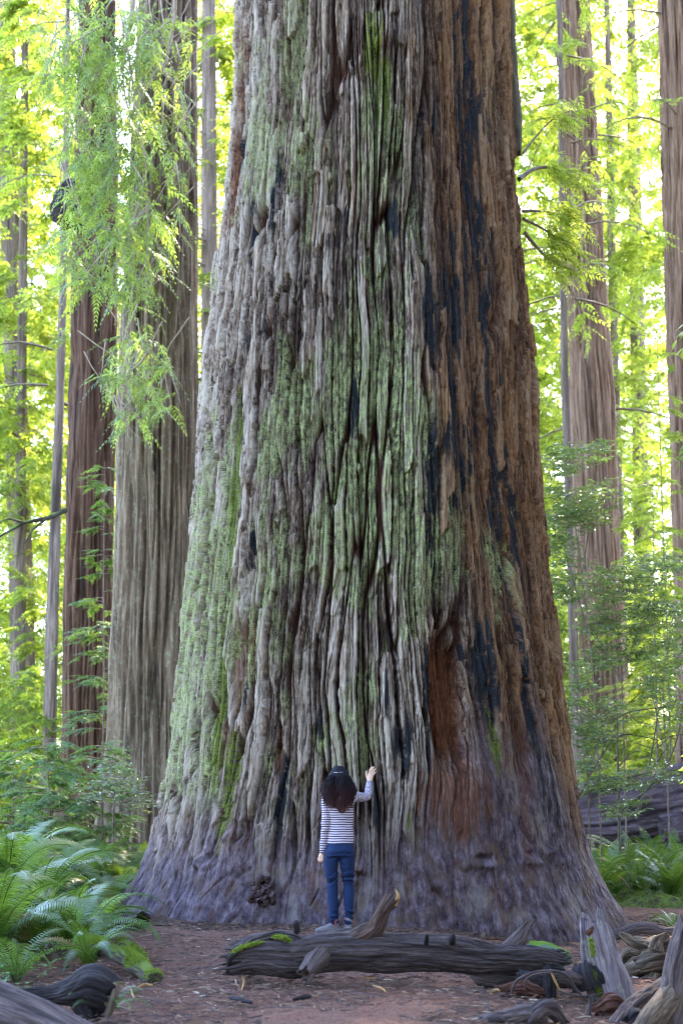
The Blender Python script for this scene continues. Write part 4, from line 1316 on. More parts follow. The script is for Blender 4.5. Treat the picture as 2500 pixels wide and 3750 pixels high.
FM = [fern_mesh('fern', 31, 20, .95), fern_mesh('fern', 32, 16, .80, dead=2), fern_mesh('fern', 33, 24, 1.10, spread=1.1), fern_mesh('fern', 34, 18, 1.0, dead=3, spread=.85), fern_mesh('fern', 35, 11, .6, spread=1.1), fern_mesh('fern', 36, 20, 1.0, spread=.85), fern_mesh('fern', 37, 17, .95, dead=2, spread=.8)]
FERNS_L = [(60, 3130, 17.2, 2, 1.1, 'tall fern clump at the back by the leftmost trees'), (190, 3120, 16.3, 0, 1.1, 'fern behind the brown log, with fronds pointing up'), (330, 3120, 17.8, 3, 1.0, 'fern with a few brown fronds below the leafy saplings'),
           (470, 3130, 18.5, 2, 1.0, 'fern rising against the foot of the fluted trunk'), (545, 3135, 19.2, 0, 1.05, 'upright fern squeezed between fluted trunk and giant'), (20, 3300, 14.6, 2, 1.15, 'big fern with long arching fronds behind the dead frond'),
           (150, 3290, 14.3, 0, 1.2, 'big arching fern in front of the brown log'), (265, 3300, 14.9, 4, 1.0, 'small fern at the end of the brown log'), (420, 3230, 17.0, 1, .9, 'low fern near the mossy flank of the giant'),
           (-20, 3480, 11.7, 2, 1.0, 'fern cut by the picture edge above the smooth log'), (120, 3500, 11.9, 3, .85, 'fern with dead orange fronds above the charred stump'), (270, 3480, 12.3, 0, .95, 'spreading fern hanging over the thin mossy log'),
           (330, 3560, 11.3, 1, .85, 'fern drooping over the charred stump piece'), (60, 3600, 10.6, 4, 1.1, 'small fern tucked behind the smooth log'), (375, 3420, 13.6, 4, 1.0, 'small fern beside the crooked mossy branch'), (200, 3400, 13.0, 2, .8, 'dense fern in the middle of the fern bank'),
           (390, 3770, 9.2, 4, .6, 'tiny fern at the nearest edge below the tan peeled end'), (110, 3200, 15.6, 1, 1.1, 'fern with some brown fronds at the top of the bank')]
FERNS_R = [(2180, 3215, 20.5, 0, .95, 'fern closest to the right flank of the giant'), (2255, 3215, 21.3, 2, .95, 'fern under the bent bare saplings'), (2330, 3220, 20.7, 3, .9, 'fern with brown fronds above the mossy bank'), (2395, 3215, 21.6, 0, 1.05, 'tall upright fern below the fallen trunk'),
           (2455, 3225, 20.4, 2, 1.0, 'broad fern at the picture edge beyond the path'), (2500, 3215, 22, 0, 1.1, 'fern half cut off by the picture edge beyond the path'), (2220, 3170, 23, 2, 1.0, 'fern in the second row near the giant'), (2310, 3170, 23.6, 0, 1.05, 'fern in the second row under the fallen trunk'),
           (2420, 3160, 24, 2, 1.0, 'fern in the second row by the limb of the fallen trunk'), (2470, 3370, 16.4, 4, .9, 'small bluish fern alone by the path edge')]
for side, grp in ((FERNS_L, 'sword ferns on the bank left of the clearing'), (FERNS_R, 'sword ferns beyond the path')):
    for k, (px, py, y, mi, s, lb) in enumerate(side):
        mi = {0: 5, 2: 5, 3: 6}.get(mi, mi) if side is FERNS_R else mi
        q = at(px, py, y)
        o = link('fern', FM[mi], m_fern)
        o.location = (q[0], y, float(gh(q[0], y)) - .02)
        s *= 1.12
        o.scale = (s, s, s)
        o.rotation_euler = (rng.uniform(-.08, .08), rng.uniform(-.08, .08), rng.uniform(0, 6.28))
        tag(o, lb, 'fern', grp)

# ---------------------------------------------------------------- saplings and shrubs
def sapling(name, label, px, py0, py1, y, rad, seed, nwh=9, lean=0.0, mat=None, L=.30, group=None, twm=None):
    r = np.random.RandomState(seed)
    a = at(px, py0, y)
    a[2] = float(gh(a[0], y))
    c_ = at(px + lean, py1, y)
    t = root(name, a, label, 'sapling', group)
    mb, tw = MB(), MB()
    H = c_ - a
    loft(tw, [a, a + H * .35 + [.03, 0, 0], a + H * .7, c_], [.022, .017, .011, .004], m=30, nseg=7, closed=False)
    st = MB()
    for k in range(nwh):
        for j in range(5):
            f = float(np.clip(.22 + .74 * (k + r.uniform(-.8, .8)) / max(nwh - 1, 1), .15, .98))
            az = r.uniform(0, 2 * math.pi)
            l = rad * (1.05 - .85 * f) * r.uniform(.6, 1.1) + .08
            p0 = a + H * f
            q = [p0 + np.array([math.cos(az) * l * u, math.sin(az) * l * u, l * (.25 * u - .38 * u * u)]) for u in (0, .35, .7, 1)]
            loft(st, q, [.008, .006, .004, .002], m=6, nseg=4, closed=False)
            Q = catmull(q, 20)[4:]
            n = max(5, int(l / .055))
            i = r.randint(0, len(Q), n)
            sg = r.choice([-1, 1], n) * r.uniform(.3, 1.0, n)
            sprays(mb, Q[i], np.stack([np.cos(az + sg), np.sin(az + sg), r.normal(-.12, .15, n)], -1), np.stack([r.normal(0, .25, n), r.normal(0, .25, n), np.ones(n)], -1), L * r.uniform(.5, 1.1, n), r, 7, ll=.38, lw=.12, droop=.2)
    local(tw.build('stem', m_twig, t), t)
    local(st.build('branches', twm or m_twig, t), t)
    local(mb.build('foliage', mat or m_needle, t, False), t)
    return t


sapling('redwood_sapling', 'young redwood with flat pale tiers growing against the dark reddish trunk', 388, 2500, 1690, 25.2, .95, 611, 13, -4)
sapling('redwood_sapling', 'feathery sapling with thin dark stem above the ferns at the picture edge', 182, 3080, 2700, 19.5, 1.3, 612, 10, -8)
sapling('redwood_sapling', 'bright green sapling before the foot of the dark reddish trunk', 372, 3080, 2715, 19.2, .75, 613, 8, 0)
sapling('redwood_sapling', 'wispy young redwood behind the fern bank at the far edge', 40, 3080, 2740, 22, 1.4, 614, 9, 10)
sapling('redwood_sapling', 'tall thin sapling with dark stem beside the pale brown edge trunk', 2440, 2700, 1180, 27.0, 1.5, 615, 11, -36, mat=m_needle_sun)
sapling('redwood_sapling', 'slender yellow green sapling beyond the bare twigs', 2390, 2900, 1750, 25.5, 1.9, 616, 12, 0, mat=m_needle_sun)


def shrub(name, label, clusters, stems, y, seed, ls=.105, group=None, mat=None, stemr=.016):
    r = np.random.RandomState(seed)
    b0 = at(*stems[0][0], y)
    t = root(name, (b0[0], y, float(gh(b0[0], y))), label, 'shrub', group)
    tw = MB()
    for s in stems:
        P = [at(a, c_, y + r.normal(0, .15)) for a, c_ in s]
        if s is stems[0] or s[0][1] > 2980:
            P[0][2] = float(gh(P[0][0], y)) - .03
        sm_ = MB()
        loft(sm_, P, np.linspace(stemr, .005, len(P)), m=40, nseg=7, closed=False, lump=.2, lf=8, seed=int(s[0][0]))
        local(sm_.build('stem', m_twig, t), t)
    mb = MB()
    for (px, py, wx, wy, n) in clusters:
        m = max(2, n // 5)
        a, q = r.uniform(0, 2 * math.pi, m), np.sqrt(r.uniform(0, 1, m))
        C = np.array([at(px + wx * q[i] * math.cos(a[i]), py + wy * q[i] * math.sin(a[i]), y + r.normal(0, .6)) for i in range(m)])
        for p in C:
            az = r.uniform(0, 2 * math.pi)
            d = unit(np.array([math.cos(az), math.sin(az), r.normal(.1, .25)]))
            l = r.uniform(.25, .5)
            loft(tw, [p - d * l * .5, p, p + d * l * .5], [.005, .004, .002], m=5, nseg=4, closed=False)
            nn_ = 11
            tt = np.linspace(-.45, .55, nn_)
            B = p + d * tt[:, None] * l
            sg = np.where(np.arange(nn_) % 2, 1, -1) * r.uniform(.5, 1.1, nn_)
            D = unit(np.stack([np.cos(az + sg), np.sin(az + sg), r.normal(.05, .3, nn_)], -1))
            U = unit(np.stack([r.normal(0, .35, nn_), r.normal(0, .35, nn_), np.ones(nn_)], -1))
            S = unit(np.cross(D, U))
            N = np.cross(S, D)
            ll = ls * r.uniform(.7, 1.3, (nn_, 1))
            mid_ = B + D * ll * .5
            V = np.stack([B, mid_ + S * ll * .19 + N * ll * .05, B + D * ll - N * ll * .1, mid_ - S * ll * .19 + N * ll * .05, mid_ - N * ll * .02], 1).reshape(-1, 3)
            i5 = (np.arange(nn_) * 5)[:, None]
            T = np.concatenate([i5 + np.array([[0, 4, 1]]), i5 + np.array([[1, 4, 2]]), i5 + np.array([[2, 4, 3]]), i5 + np.array([[3, 4, 0]])])
            mb.add(V, None, T, tint=np.repeat(r.uniform(0, 1, nn_), 5))
    local(tw.build('twigs', m_twig, t), t)
    local(mb.build('foliage', mat or m_broad, t, False), t)
    return t


shrub('evergreen_shrub', 'tall shrub with pale shiny leaves against the flank of the giant', [(2060, 1680, 60, 70, 260), (2110, 1840, 80, 60, 300), (2050, 1960, 50, 90, 220), (2140, 1900, 90, 40, 220), (2080, 2120, 70, 90, 300), (2180, 1660, 60, 40, 140), (2040, 1840, 40, 90, 120)],
      [((2200, 3080), (2180, 2600), (2130, 2100), (2070, 1700)), ((2150, 2300), (2090, 2100), (2040, 1900)), ((2130, 2100), (2170, 1850), (2190, 1680))], 21.5, 621)
shrub('evergreen_shrub', 'broad shrub with whitish glossy leaves in front of the straight sunlit redwood', [(2230, 2140, 90, 60, 330), (2340, 2110, 90, 70, 330), (2290, 2260, 110, 70, 330), (2180, 2270, 70, 60, 200), (2400, 2240, 70, 70, 200), (2220, 2400, 90, 50, 240), (2330, 2360, 60, 60, 150), (2200, 1820, 70, 60, 200)],
      [((2290, 3080), (2280, 2600), (2260, 2300), (2200, 1850)), ((2275, 2500), (2340, 2300), (2420, 2200)), ((2275, 2500), (2210, 2380), (2160, 2280))], 22.5, 622)
shrub('evergreen_shrub', 'shrub with blue green leaves filling the picture edge beyond the path', [(2440, 2400, 80, 90, 300), (2480, 2260, 60, 60, 170), (2400, 2530, 90, 60, 220), (2470, 2620, 60, 60, 140), (2460, 2060, 60, 50, 130)],
      [((2450, 3080), (2440, 2800), (2430, 2500), (2470, 2200)), ((2440, 2800), (2400, 2600), (2380, 2520))], 23.5, 623)
shrub('evergreen_shrub', 'low dim shrub with dark green leaves by the foot of the giant right flank', [(2110, 2620, 60, 70, 200), (2180, 2700, 60, 60, 150), (2120, 2480, 50, 60, 130), (2230, 2600, 50, 50, 110), (2140, 2800, 40, 50, 80), (2190, 2880, 60, 40, 110), (2330, 2860, 80, 40, 120), (2440, 2840, 60, 40, 100), (2270, 2960, 70, 40, 100)],
      [((2160, 3060), (2150, 2850), (2130, 2650), (2110, 2450)), ((2150, 2850), (2190, 2720), (2230, 2600))], 20.6, 624)
shrub('huckleberry_shrub', 'leafy blue green shrub between bright sapling and fluted trunk', [(440, 2880, 70, 50, 170), (500, 2930, 50, 50, 110), (330, 2900, 70, 50, 130), (400, 2830, 50, 40, 80)],
      [((420, 3090), (415, 2980), (430, 2900), (460, 2830)), ((415, 2980), (370, 2920), (320, 2880)), ((430, 2950), (480, 2930), (520, 2900))], 18.6, 625, ls=.075)
# bare and leaning stems
def bare(name, label, strokes, y, r0, mat=None):
    b0 = at(*strokes[0][0], y)
    mb = MB()
    for k, s in enumerate(strokes):
        P = [at(a, c_, y - .002 * (a - strokes[0][0][0])) for a, c_ in s]
        loft(mb, P, np.linspace(r0 if k == 0 else r0 * .45, .006, len(P)), m=40, nseg=8, closed=False, lump=.15, lf=6, seed=k)
    c0 = Vector((b0[0], y, float(gh(b0[0], y))))
    o = mb.build(name, mat or m_twig)
    o.data.transform(Matrix.Translation(-c0))
    o.location = c0
    return tag(o, label, 'sapling')


m_stem = mat_wood('mossy_stem', (.03, .022, .015), (.09, .075, .05), (.20, .19, .12), 30, .1, moss=.3, bump=.005)
bare('bare_sapling', 'upright bare mossy stem standing before the purple fallen trunk', [((2270, 3240), (2266, 3000), (2262, 2800), (2258, 2600), (2245, 2450)), ((2262, 2810), (2310, 2760), (2350, 2750)), ((2264, 2980), (2320, 2930), (2380, 2890), (2470, 2830)), ((2260, 2700), (2300, 2690), (2360, 2700), (2410, 2710))], 21.9, .032, m_stem)
bare('leaning_sapling', 'dark bare stem leaning away from the giant across the shrubs', [((2112, 2930), (2170, 2820), (2230, 2730), (2290, 2680)), ((2200, 2770), (2220, 2700), (2225, 2650))], 20.9, .026)
bare('leaning_sapling', 'thin dark stem tilted over the purple fallen trunk', [((2330, 3000), (2360, 2880), (2390, 2730), (2412, 2590)), ((2370, 2830), (2420, 2770), (2460, 2700))], 22.4, .028, m_stem)
bare('arched_sapling', 'mossy green stem arched above the fallen trunk towards the picture edge', [((2290, 2960), (2370, 2890), (2440, 2800), (2480, 2700), (2500, 2590)), ((2420, 2830), (2470, 2820), (2520, 2840))], 22.0, .022, m_stem)
bare('dry_twig_tangle', 'pale dry twigs spread before the shrubs beyond the fallen trunk', [((2240, 2640), (2300, 2610), (2350, 2600), (2440, 2590)), ((2300, 2610), (2330, 2640), (2380, 2655)), ((2270, 2600), (2320, 2560), (2340, 2540)), ((2320, 2720), (2400, 2740), (2450, 2700), (2500, 2690)), ((2340, 2780), (2380, 2760), (2400, 2720), (2440, 2700)), ((2280, 3010), (2330, 3000), (2380, 3005))], 22.2, .014, m_drift)

# mossy bank under the ferns beyond the path, and small plants on the verges
xs, ys_ = np.meshgrid(np.linspace(3.7, 7.2, 120), np.linspace(19.5, 21.4, 90))
hz = .16 * sst(0, .5, (xs - 3.7)) * sst(0, .5, (ys_ - 19.5)) * sst(0, .9, 21.4 - ys_) * sst(0, .5, 7.2 - xs)
hz = hz * (1 + .8 * noise(xs * 1.6, ys_ * 1.6, 1.0) + .3 * noise(xs * 7, ys_ * 7, 2.0)) + .02 * noise(xs * 20, ys_ * 20, 1) * sst(0, .05, hz)
b = NB('bank_moss')
tcm = b.n('ShaderNodeTexCoord').outputs['Object']
f, f2 = b.noise(tcm, 9, 6, .7), b.noise(tcm, 60, 4, .7)
m_bank = b.done(b.pbr(b.mix(b.mrange(f, .42, .58), b.mix(f2, (.03, .022, .012), (.08, .06, .03)), b.mix(f2, (.07, .10, .012), (.20, .26, .04))), .9, b.bump(f2, .03)))
o = link('moss_bank', make_mesh('moss_bank', np.stack([xs, ys_, gh(xs, ys_) - .012 + hz], -1).reshape(-1, 3), grid_faces(*xs.shape, False)), m_bank)
tag(o, 'low bank of bright moss at the far side of the path', None, None, 'stuff')

r = np.random.RandomState(41)
n = 15000
x = np.concatenate([r.uniform(-6.5, -2.0, n // 2), r.uniform(3.4, 9, n // 4), r.uniform(-11, 11, n - n // 2 - n // 4)])
y = np.concatenate([r.uniform(8, 21, n // 2), r.uniform(19.8, 27, n // 4), r.uniform(20, 36, n - n // 2 - n // 4)])
dn = noise(x * .9, y * .9, .3 + 0 * x)
keep = (dn > -.15) & ((x < -2.35 + .35 * noise(x * 2, y * 2, 3.0)) | ((x > 4.2) & (y > 19.7)) | (y > 20.5)) & (np.hypot(x - .4, y - AX_D) > 3.1)
x, y = x[keep], y[keep]
n = len(x)
hgt_ = r.uniform(.03, .14, n)
C = np.stack([x, y, gh(x, y) + hgt_], -1)
mb = MB()
for j in range(3):
    a = r.uniform(0, .5, n) + 2.1 * j
    d = np.stack([np.cos(a), np.sin(a), r.normal(-.1, .25, n)], -1)
    s = np.stack([-np.sin(a), np.cos(a), r.normal(0, .2, n)], -1)
    l = r.uniform(.022, .05, n)[:, None]
    mb.add(np.stack([C, C + d * l * .6 + s * l * .55, C + d * l * .95, C + d * l * .6 - s * l * .55], 1).reshape(-1, 3), np.arange(n * 4).reshape(-1, 4), tint=np.repeat(r.uniform(0, 1, n), 4))
gc = mb.build('ground_cover', m_cover, None, False)
tag(gc, 'small green plants covering the verges around the clearing', None, None, 'stuff')

# ---------------------------------------------------------------- moss fuzz: fine blades on what is mossy, part of each mossy piece
def fuzz(o, n, seed, ln=.018, zmin=.25, mat=None, thr=-.1):
    r = np.random.RandomState(seed)
    me = o.data
    k = len(me.vertices)
    P, N = np.empty(k * 3, np.float32), np.empty(k * 3, np.float32)
    me.vertices.foreach_get('co', P)
    me.vertices.foreach_get('normal', N)
    P, N = P.reshape(-1, 3), N.reshape(-1, 3)
    ok = np.nonzero((N[:, 2] > zmin) & (noise(P[:, 0] * 4, P[:, 1] * 4, P[:, 2] * 4 + seed) > thr))[0]
    i = r.choice(ok, n)
    p = P[i] + r.normal(0, .008, (n, 3)) * np.array([1, 1, .2])
    d = unit(N[i] + r.normal(0, .6, (n, 3)))
    s_ = unit(np.cross(d, r.normal(0, 1, (n, 3)))) * .0035
    l = ln * r.uniform(.5, 1.4, (n, 1))
    mb = MB()
    mb.add(np.stack([p - s_, p + s_, p + d * l], 1).reshape(-1, 3), None, np.arange(n * 3).reshape(-1, 3), tint=np.repeat(r.uniform(0, 1, n), 3))
    f_ = mb.build('moss_leaves', mat or m_mossleaf, o, False)
    f_['kind'] = 'stuff'


m_mossleaf = mat_leaf('moss_leaves', (.13, .17, .02), (.26, .32, .03), .35, .6, .2)
for o in list(COL.objects):
    if o.type != 'MESH':
        continue
    if o.name.startswith('mossy_log'):
        fuzz(o, 5000, 3)
    elif o.name.startswith('moss_branch'):
        fuzz(o, 2200, 4, zmin=-.2)
    elif o.name.startswith('arched_branch'):
        fuzz(o, 900, 5)
    elif o.name.startswith('moss') and o.parent is not None and o.parent.name.startswith(('fallen_log', 'split_stump')):
        fuzz(o, 700, 6, .012, -.6, None, -2)
    elif o.name.startswith('moss_bank'):
        fuzz(o, 9000, 7, .03, .3)
# ================================================================ the woman at the trunk
PY = 14.02                                                   # where she stands
q0 = gpix(1243, 3392)
PX = float(at(1243, 3390, PY)[0])
PZ = float(gh(PX, PY))
KP = .000872                                                 # metres per pixel of the figure study
def H(zx, zy, y=0.0):
    """point of the figure in metres from her heels: study pixel and forward distance"""
    return np.array([(zx - 450) * KP, y, (2185 - zy) * KP])


def ball(c, r, n=12, s=(1, 1, 1)):
    u = np.linspace(0, math.pi, n)
    v = np.linspace(0, 2 * math.pi, 2 * n, endpoint=False)
    U_, V_ = np.meshgrid(u, v, indexing='ij')
    P = np.stack([np.sin(U_) * np.cos(V_) * s[0], np.sin(U_) * np.sin(V_) * s[1], np.cos(U_) * s[2]], -1) * r
    return P.reshape(-1, 3) + np.asarray(c), grid_faces(n, 2 * n, True)


def limb(mb, P, r, flat=1.0, m=24, nseg=20, side=None):
    """tapered limb with round ends; flat squeezes it along its forward axis"""
    Pc = catmull(P, m)
    rc = catmull(r, m)[:, 0]
    T, N, B = frames(Pc)
    th = np.linspace(0, 2 * math.pi, nseg, endpoint=False)
    D = N[:, None] * np.cos(th)[None, :, None] + B[:, None] * np.sin(th)[None, :, None]
    if flat != 1.0:
        D = D * np.array([1, flat, 1])
    V = Pc[:, None] + D * rc[:, None, None]
    V = V.reshape(-1, 3)
    Q = grid_faces(m, nseg, True)
    n = len(V)
    V = np.vstack([V, Pc[:1], Pc[-1:]])
    a = np.arange(nseg)
    T3 = np.concatenate([np.stack([a, np.full(nseg, n), np.roll(a, -1)], -1), np.stack([(m - 1) * nseg + a, (m - 1) * nseg + np.roll(a, -1), np.full(nseg, n + 1)], -1)])
    mb.add(V, Q, T3)
    for i in (0, -1):
        b_ = ball(Pc[i], rc[i], 10, (1, flat, 1))
        mb.add(b_[0], b_[1])


def slab(mb, rows, nseg=36):
    """trunk of the body from level ellipses (x, y, z, rx, ry)"""
    A = catmull(np.array(rows), 40)
    th = np.linspace(0, 2 * math.pi, nseg, endpoint=False)
    ct, st_ = np.cos(th), np.sin(th)
    ct = np.sign(ct) * np.abs(ct) ** .86
    V = np.stack([A[:, :1] + A[:, 3:4] * ct, A[:, 1:2] + A[:, 4:5] * st_, A[:, 2:3] + 0 * ct], -1).reshape(-1, 3)
    n = len(V)
    Q = grid_faces(40, nseg, True)
    V = np.vstack([V, [A[0, :3]], [A[-1, :3]]])
    a = np.arange(nseg)
    T3 = np.concatenate([np.stack([np.roll(a, -1), a, np.full(nseg, n)], -1)[:, ::1], np.stack([39 * nseg + a, 39 * nseg + np.roll(a, -1), np.full(nseg, n + 1)], -1)])
    mb.add(V, Q, T3)


def remesh(mb, name, voxel, it=4):
    me = mb.mesh('tmp')
    ob = bpy.data.objects.new('tmp', me)
    COL.objects.link(ob)
    md = ob.modifiers.new('r', 'REMESH')
    md.mode = 'VOXEL'
    md.voxel_size = voxel
    md.use_smooth_shade = True
    sm = ob.modifiers.new('s', 'SMOOTH')
    sm.iterations = it
    sm.factor = .5
    dg = bpy.context.evaluated_depsgraph_get()
    out = bpy.data.meshes.new_from_object(ob.evaluated_get(dg))
    bpy.data.objects.remove(ob)
    out.name = name
    return out


per = root('person', (PX, PY, PZ), 'woman in striped top and blue jeans seen from behind, one palm against the giant trunk', 'person')
m_skin = mat_plain('skin', (.52, .30, .21), .5, .08, 20, .4)
# where her palm meets the bark
wx, wz = H(800, 505)[0], H(800, 505)[2]
yf = min(trunk_front(PX + H(835, 400)[0], PZ + H(835, 400)[2], .035), trunk_front(PX + H(805, 440)[0], PZ + H(805, 440)[2], .035)) - PY
yh = yf - .016                                               # middle of the hand's thickness
# ---- hands
def hand_up(mb):
    w_ = H(800, 505, yh - .03)
    k = H(822, 415, yh)                                      # knuckle line centre
    limb(mb, [w_ - [.004, .012, .03], w_, (w_ + k) / 2, k + [.002, 0, .0]], [.021, .022, .030, .030], .46, 16, 16)
    limb(mb, [H(800, 455, yh), H(800, 425, yh), H(805, 405, yh)], [.017, .020, .013], .55, 10, 12)
    for (b0, mid_, tip, r_) in (((797, 408), (812, 355), (835, 318), .0088), ((816, 400), (835, 352), (862, 318), .0092), ((836, 405), (858, 365), (880, 340), .0088), ((850, 418), (870, 392), (884, 372), .0076)):
        limb(mb, [H(*b0, yh + .001), H(*mid_, yh - .004), H(*tip, yh + .007)], [r_ * 1.12, r_, r_ * .8], 1, 16, 12)
    limb(mb, [H(790, 470, yh - .006), H(772, 425, yh - .004), H(768, 395, yh), H(776, 368, yh + .006)], [.014, .0125, .0105, .0085], 1, 16, 12)


def hand_down(mb):
    limb(mb, [H(258, 1262, .0), H(255, 1290, .002), H(243, 1330, .004)], [.021, .024, .030], .62, 14, 16)
    for (b0, mid_, tip, dy, r_) in (((218, 1338), (205, 1366), (214, 1388), .018, .0085), ((232, 1345), (222, 1378), (230, 1396), .008, .009), ((246, 1348), (240, 1380), (248, 1397), -.002, .0088), ((260, 1345), (258, 1372), (264, 1388), -.010, .0078)):
        limb(mb, [H(*b0, dy), H(*mid_, dy + .006), H(*tip, dy + .018)], [r_ * 1.1, r_, r_ * .85], 1, 14, 12)
    limb(mb, [H(262, 1300, .02), H(278, 1335, .03), H(276, 1368, .034)], [.014, .012, .009], 1, 14, 12)


SH_R, EL_R, WR_R = H(610, 665, .02), H(775, 655, yh * .56), H(800, 505, yh - .03)
SH_L, EL_L, WR_L = H(300, 672, .0), H(292, 985, -.03), H(258, 1262, .0)
body = MB()
bv = ball(H(440, 440, .012), .088, 18, (.86, 1.08, 1.22))    # skull
body.add(*bv)
limb(body, [H(440, 480, .09), H(440, 520, .075), H(440, 545, .05)], [.05, .048, .04], 1, 10)   # jaw
limb(body, [H(440, 455, .098), H(440, 470, .118), H(440, 478, .112)], [.008, .013, .012], 1, 8, 10)  # nose
limb(body, [H(425, 502, .105), H(440, 504, .112), H(455, 502, .105)], [.006, .009, .006], 1, 8, 10)  # mouth
for s in (-1, 1):
    ev = ball(H(440 + s * 36, 448, .088), .014, 8)
    body.add(*ev)
    limb(body, [H(440 + s * 90, 430, .01), H(440 + s * 96, 450, .0), H(440 + s * 90, 475, .008)], [.010, .014, .009], 1, 8, 10)
limb(body, [H(440, 510, .0), H(445, 580, -.012), H(450, 650, -.02)], [.050, .048, .060], 1, 14)
slab(body, [(0, 0, H(0, 1330)[2], .10, .08), (.0, .0, H(0, 1180)[2], .125, .095), (.01, 0, H(0, 1000)[2], .105, .08), (.005, 0, H(0, 800)[2], .122, .09), (.0, -.005, H(0, 680)[2], .13, .085), (.0, -.01, H(0, 620)[2], .06, .05)])
limb(body, [SH_L, EL_L, WR_L], [.036, .026, .022], 1, 30)
limb(body, [SH_R, EL_R, WR_R], [.036, .024, .021], 1, 30)
limb(body, [H(375, 1330), H(364, 1640, .012), H(390, 2070, -.02)], [.060, .036, .028], 1, 30)
limb(body, [H(525, 1330), H(551, 1640, .012), H(553, 2070, -.02)], [.060, .036, .028], 1, 30)
hand_up(body)
hand_down(body)
mb_ = link('body', remesh(body, 'body', .0042, 3), m_skin, per)

# ---- striped top
top = MB()
slab(top, [(.008, 0, H(0, 1192)[2], .133, .108), (.008, 0, H(0, 1100)[2], .131, .104), (.012, 0, H(0, 980)[2], .121, .094), (.008, 0, H(0, 850)[2], .128, .100), (.002, -.004, H(0, 740)[2], .146, .102), (.0, -.008, H(0, 670)[2], .150, .090), (.0, -.014, H(0, 622)[2], .085, .07), (0, -.014, H(0, 605)[2], .06, .055)])
limb(top, [SH_L + [.01, 0, .012], H(297, 760, -.012), EL_L, H(275, 1130, -.015), H(258, 1272, 0)], [.054, .052, .045, .040, .036], 1, 50)
limb(top, [H(560, 668, .0), SH_R + [-.01, .0, .008], (SH_R + EL_R) / 2 - [0, 0, .012], EL_R - [0, 0, .0], (EL_R + WR_R) / 2, WR_R + [0, -.006, -.004]], [.06, .058, .050, .043, .036, .031], 1, 60)
me = remesh(top, 'striped_top', .006, 5)
nv = len(me.vertices)
co_ = np.empty(nv * 3, np.float32)
me.vertices.foreach_get('co', co_)
co_ = co_.reshape(-1, 3)
# creases: soft diagonal folds across the back and at the elbow
nm = np.empty(nv * 3, np.float32)
me.vertices.foreach_get('normal', nm)
nm = nm.reshape(-1, 3)
fold = noise(co_[:, 0] * 7 + co_[:, 2] * 5, co_[:, 1] * 6, co_[:, 2] * 16 - co_[:, 0] * 8)
co2 = co_ + nm * (fold * .0065)[:, None]
me.vertices.foreach_set('co', co2.ravel())


def seg_t(P, a, c_):
    ab = c_ - a
    t = np.clip(((P - a) @ ab) / (ab @ ab), 0, 1)
    return t, np.linalg.norm(P - (a + t[:, None] * ab), axis=1)


t1, d1 = seg_t(co_, SH_R, EL_R)
t2, d2 = seg_t(co_, EL_R, WR_R)
LU, LF = np.linalg.norm(EL_R - SH_R), np.linalg.norm(WR_R - EL_R)
along = np.where(d1 < d2, t1 * LU, LU + t2 * LF)
arm = (co_[:, 0] > .145) & (np.minimum(d1, d2) < .075) & (co_[:, 2] > H(0, 800)[2])
sc = np.where(arm, along + .006, co_[:, 2] + .004 * noise(co_[:, 0] * 9, co_[:, 1] * 3, co_[:, 2] * 7))
a_ = me.attributes.new('stripe', 'FLOAT', 'POINT')
a_.data.foreach_set('value', sc.astype(np.float32))
b = NB('striped_jersey')
s_ = b.attr('stripe')
fr = b.math('FRACT', b.math('MULTIPLY', s_, 1 / .0232))
st_ = b.mrange(b.math('ABSOLUTE', b.math('SUBTRACT', fr, .5)), .19, .23)
tc = b.n('ShaderNodeTexCoord').outputs['Object']
wv = b.noise(tc, 300, 2)
col = b.mix(st_, (.030, .024, .050), (.44, .34, .39))
m_top = b.done(b.pbr(col, .9, b.bump(wv, .002, .5), .15))
link('striped_top', me, m_top, per)

# ---- jeans
jn = MB()
slab(jn, [(.004, -.004, H(0, 1345)[2], .120, .085), (.002, -.014, H(0, 1290)[2], .142, .108), (.004, -.012, H(0, 1240)[2], .139, .106), (.006, -.002, H(0, 1180)[2], .130, .100), (.006, 0, H(0, 1165)[2], .128, .098)])
limb(jn, [H(368, 1300, -.012), H(352, 1400, -.006), H(360, 1560, .004), H(366, 1640, .014), H(372, 1760, -.004), H(384, 1930, -.022), H(390, 2048, -.018)], [.080, .074, .062, .054, .055, .045, .044], 1, 70)
limb(jn, [H(528, 1300, -.012), H(536, 1400, -.006), H(546, 1560, .004), H(552, 1640, .014), H(556, 1760, -.004), H(555, 1930, -.022), H(552, 2048, -.018)], [.080, .074, .060, .052, .054, .043, .042], 1, 70)
me = remesh(jn, 'jeans', .006, 4)
nv = len(me.vertices)
co_ = np.empty(nv * 3, np.float32)
nm = np.empty(nv * 3, np.float32)
me.vertices.foreach_get('co', co_)
me.vertices.foreach_get('normal', nm)
co_, nm = co_.reshape(-1, 3), nm.reshape(-1, 3)
kz = co_[:, 2]
wr = .002 + .009 * np.exp(-((kz - H(0, 1590)[2]) / .07) ** 2) + .013 * np.exp(-((kz - H(0, 1990)[2]) / .055) ** 2) + .008 * np.exp(-((kz - H(0, 1330)[2]) / .04) ** 2)
co_ = co_ + nm * (wr * noise(co_[:, 0] * 5, co_[:, 1] * 5, kz * 42 + 2 * noise(co_[:, 0] * 9, co_[:, 1] * 9, kz * 3)) * 1.6)[:, None]
me.vertices.foreach_set('co', co_.astype(np.float32).ravel())
b = NB('denim')
tc = b.n('ShaderNodeTexCoord').outputs['Object']
f, f2 = b.noise(tc, 7, 4), b.noise(tc, 400, 2)
col = b.mix(b.mrange(f, .3, .7), (.0025, .006, .028), (.006, .016, .060))
col = b.mix(b.mrange(f2, .4, .6, 0, .3), col, (.018, .03, .07))
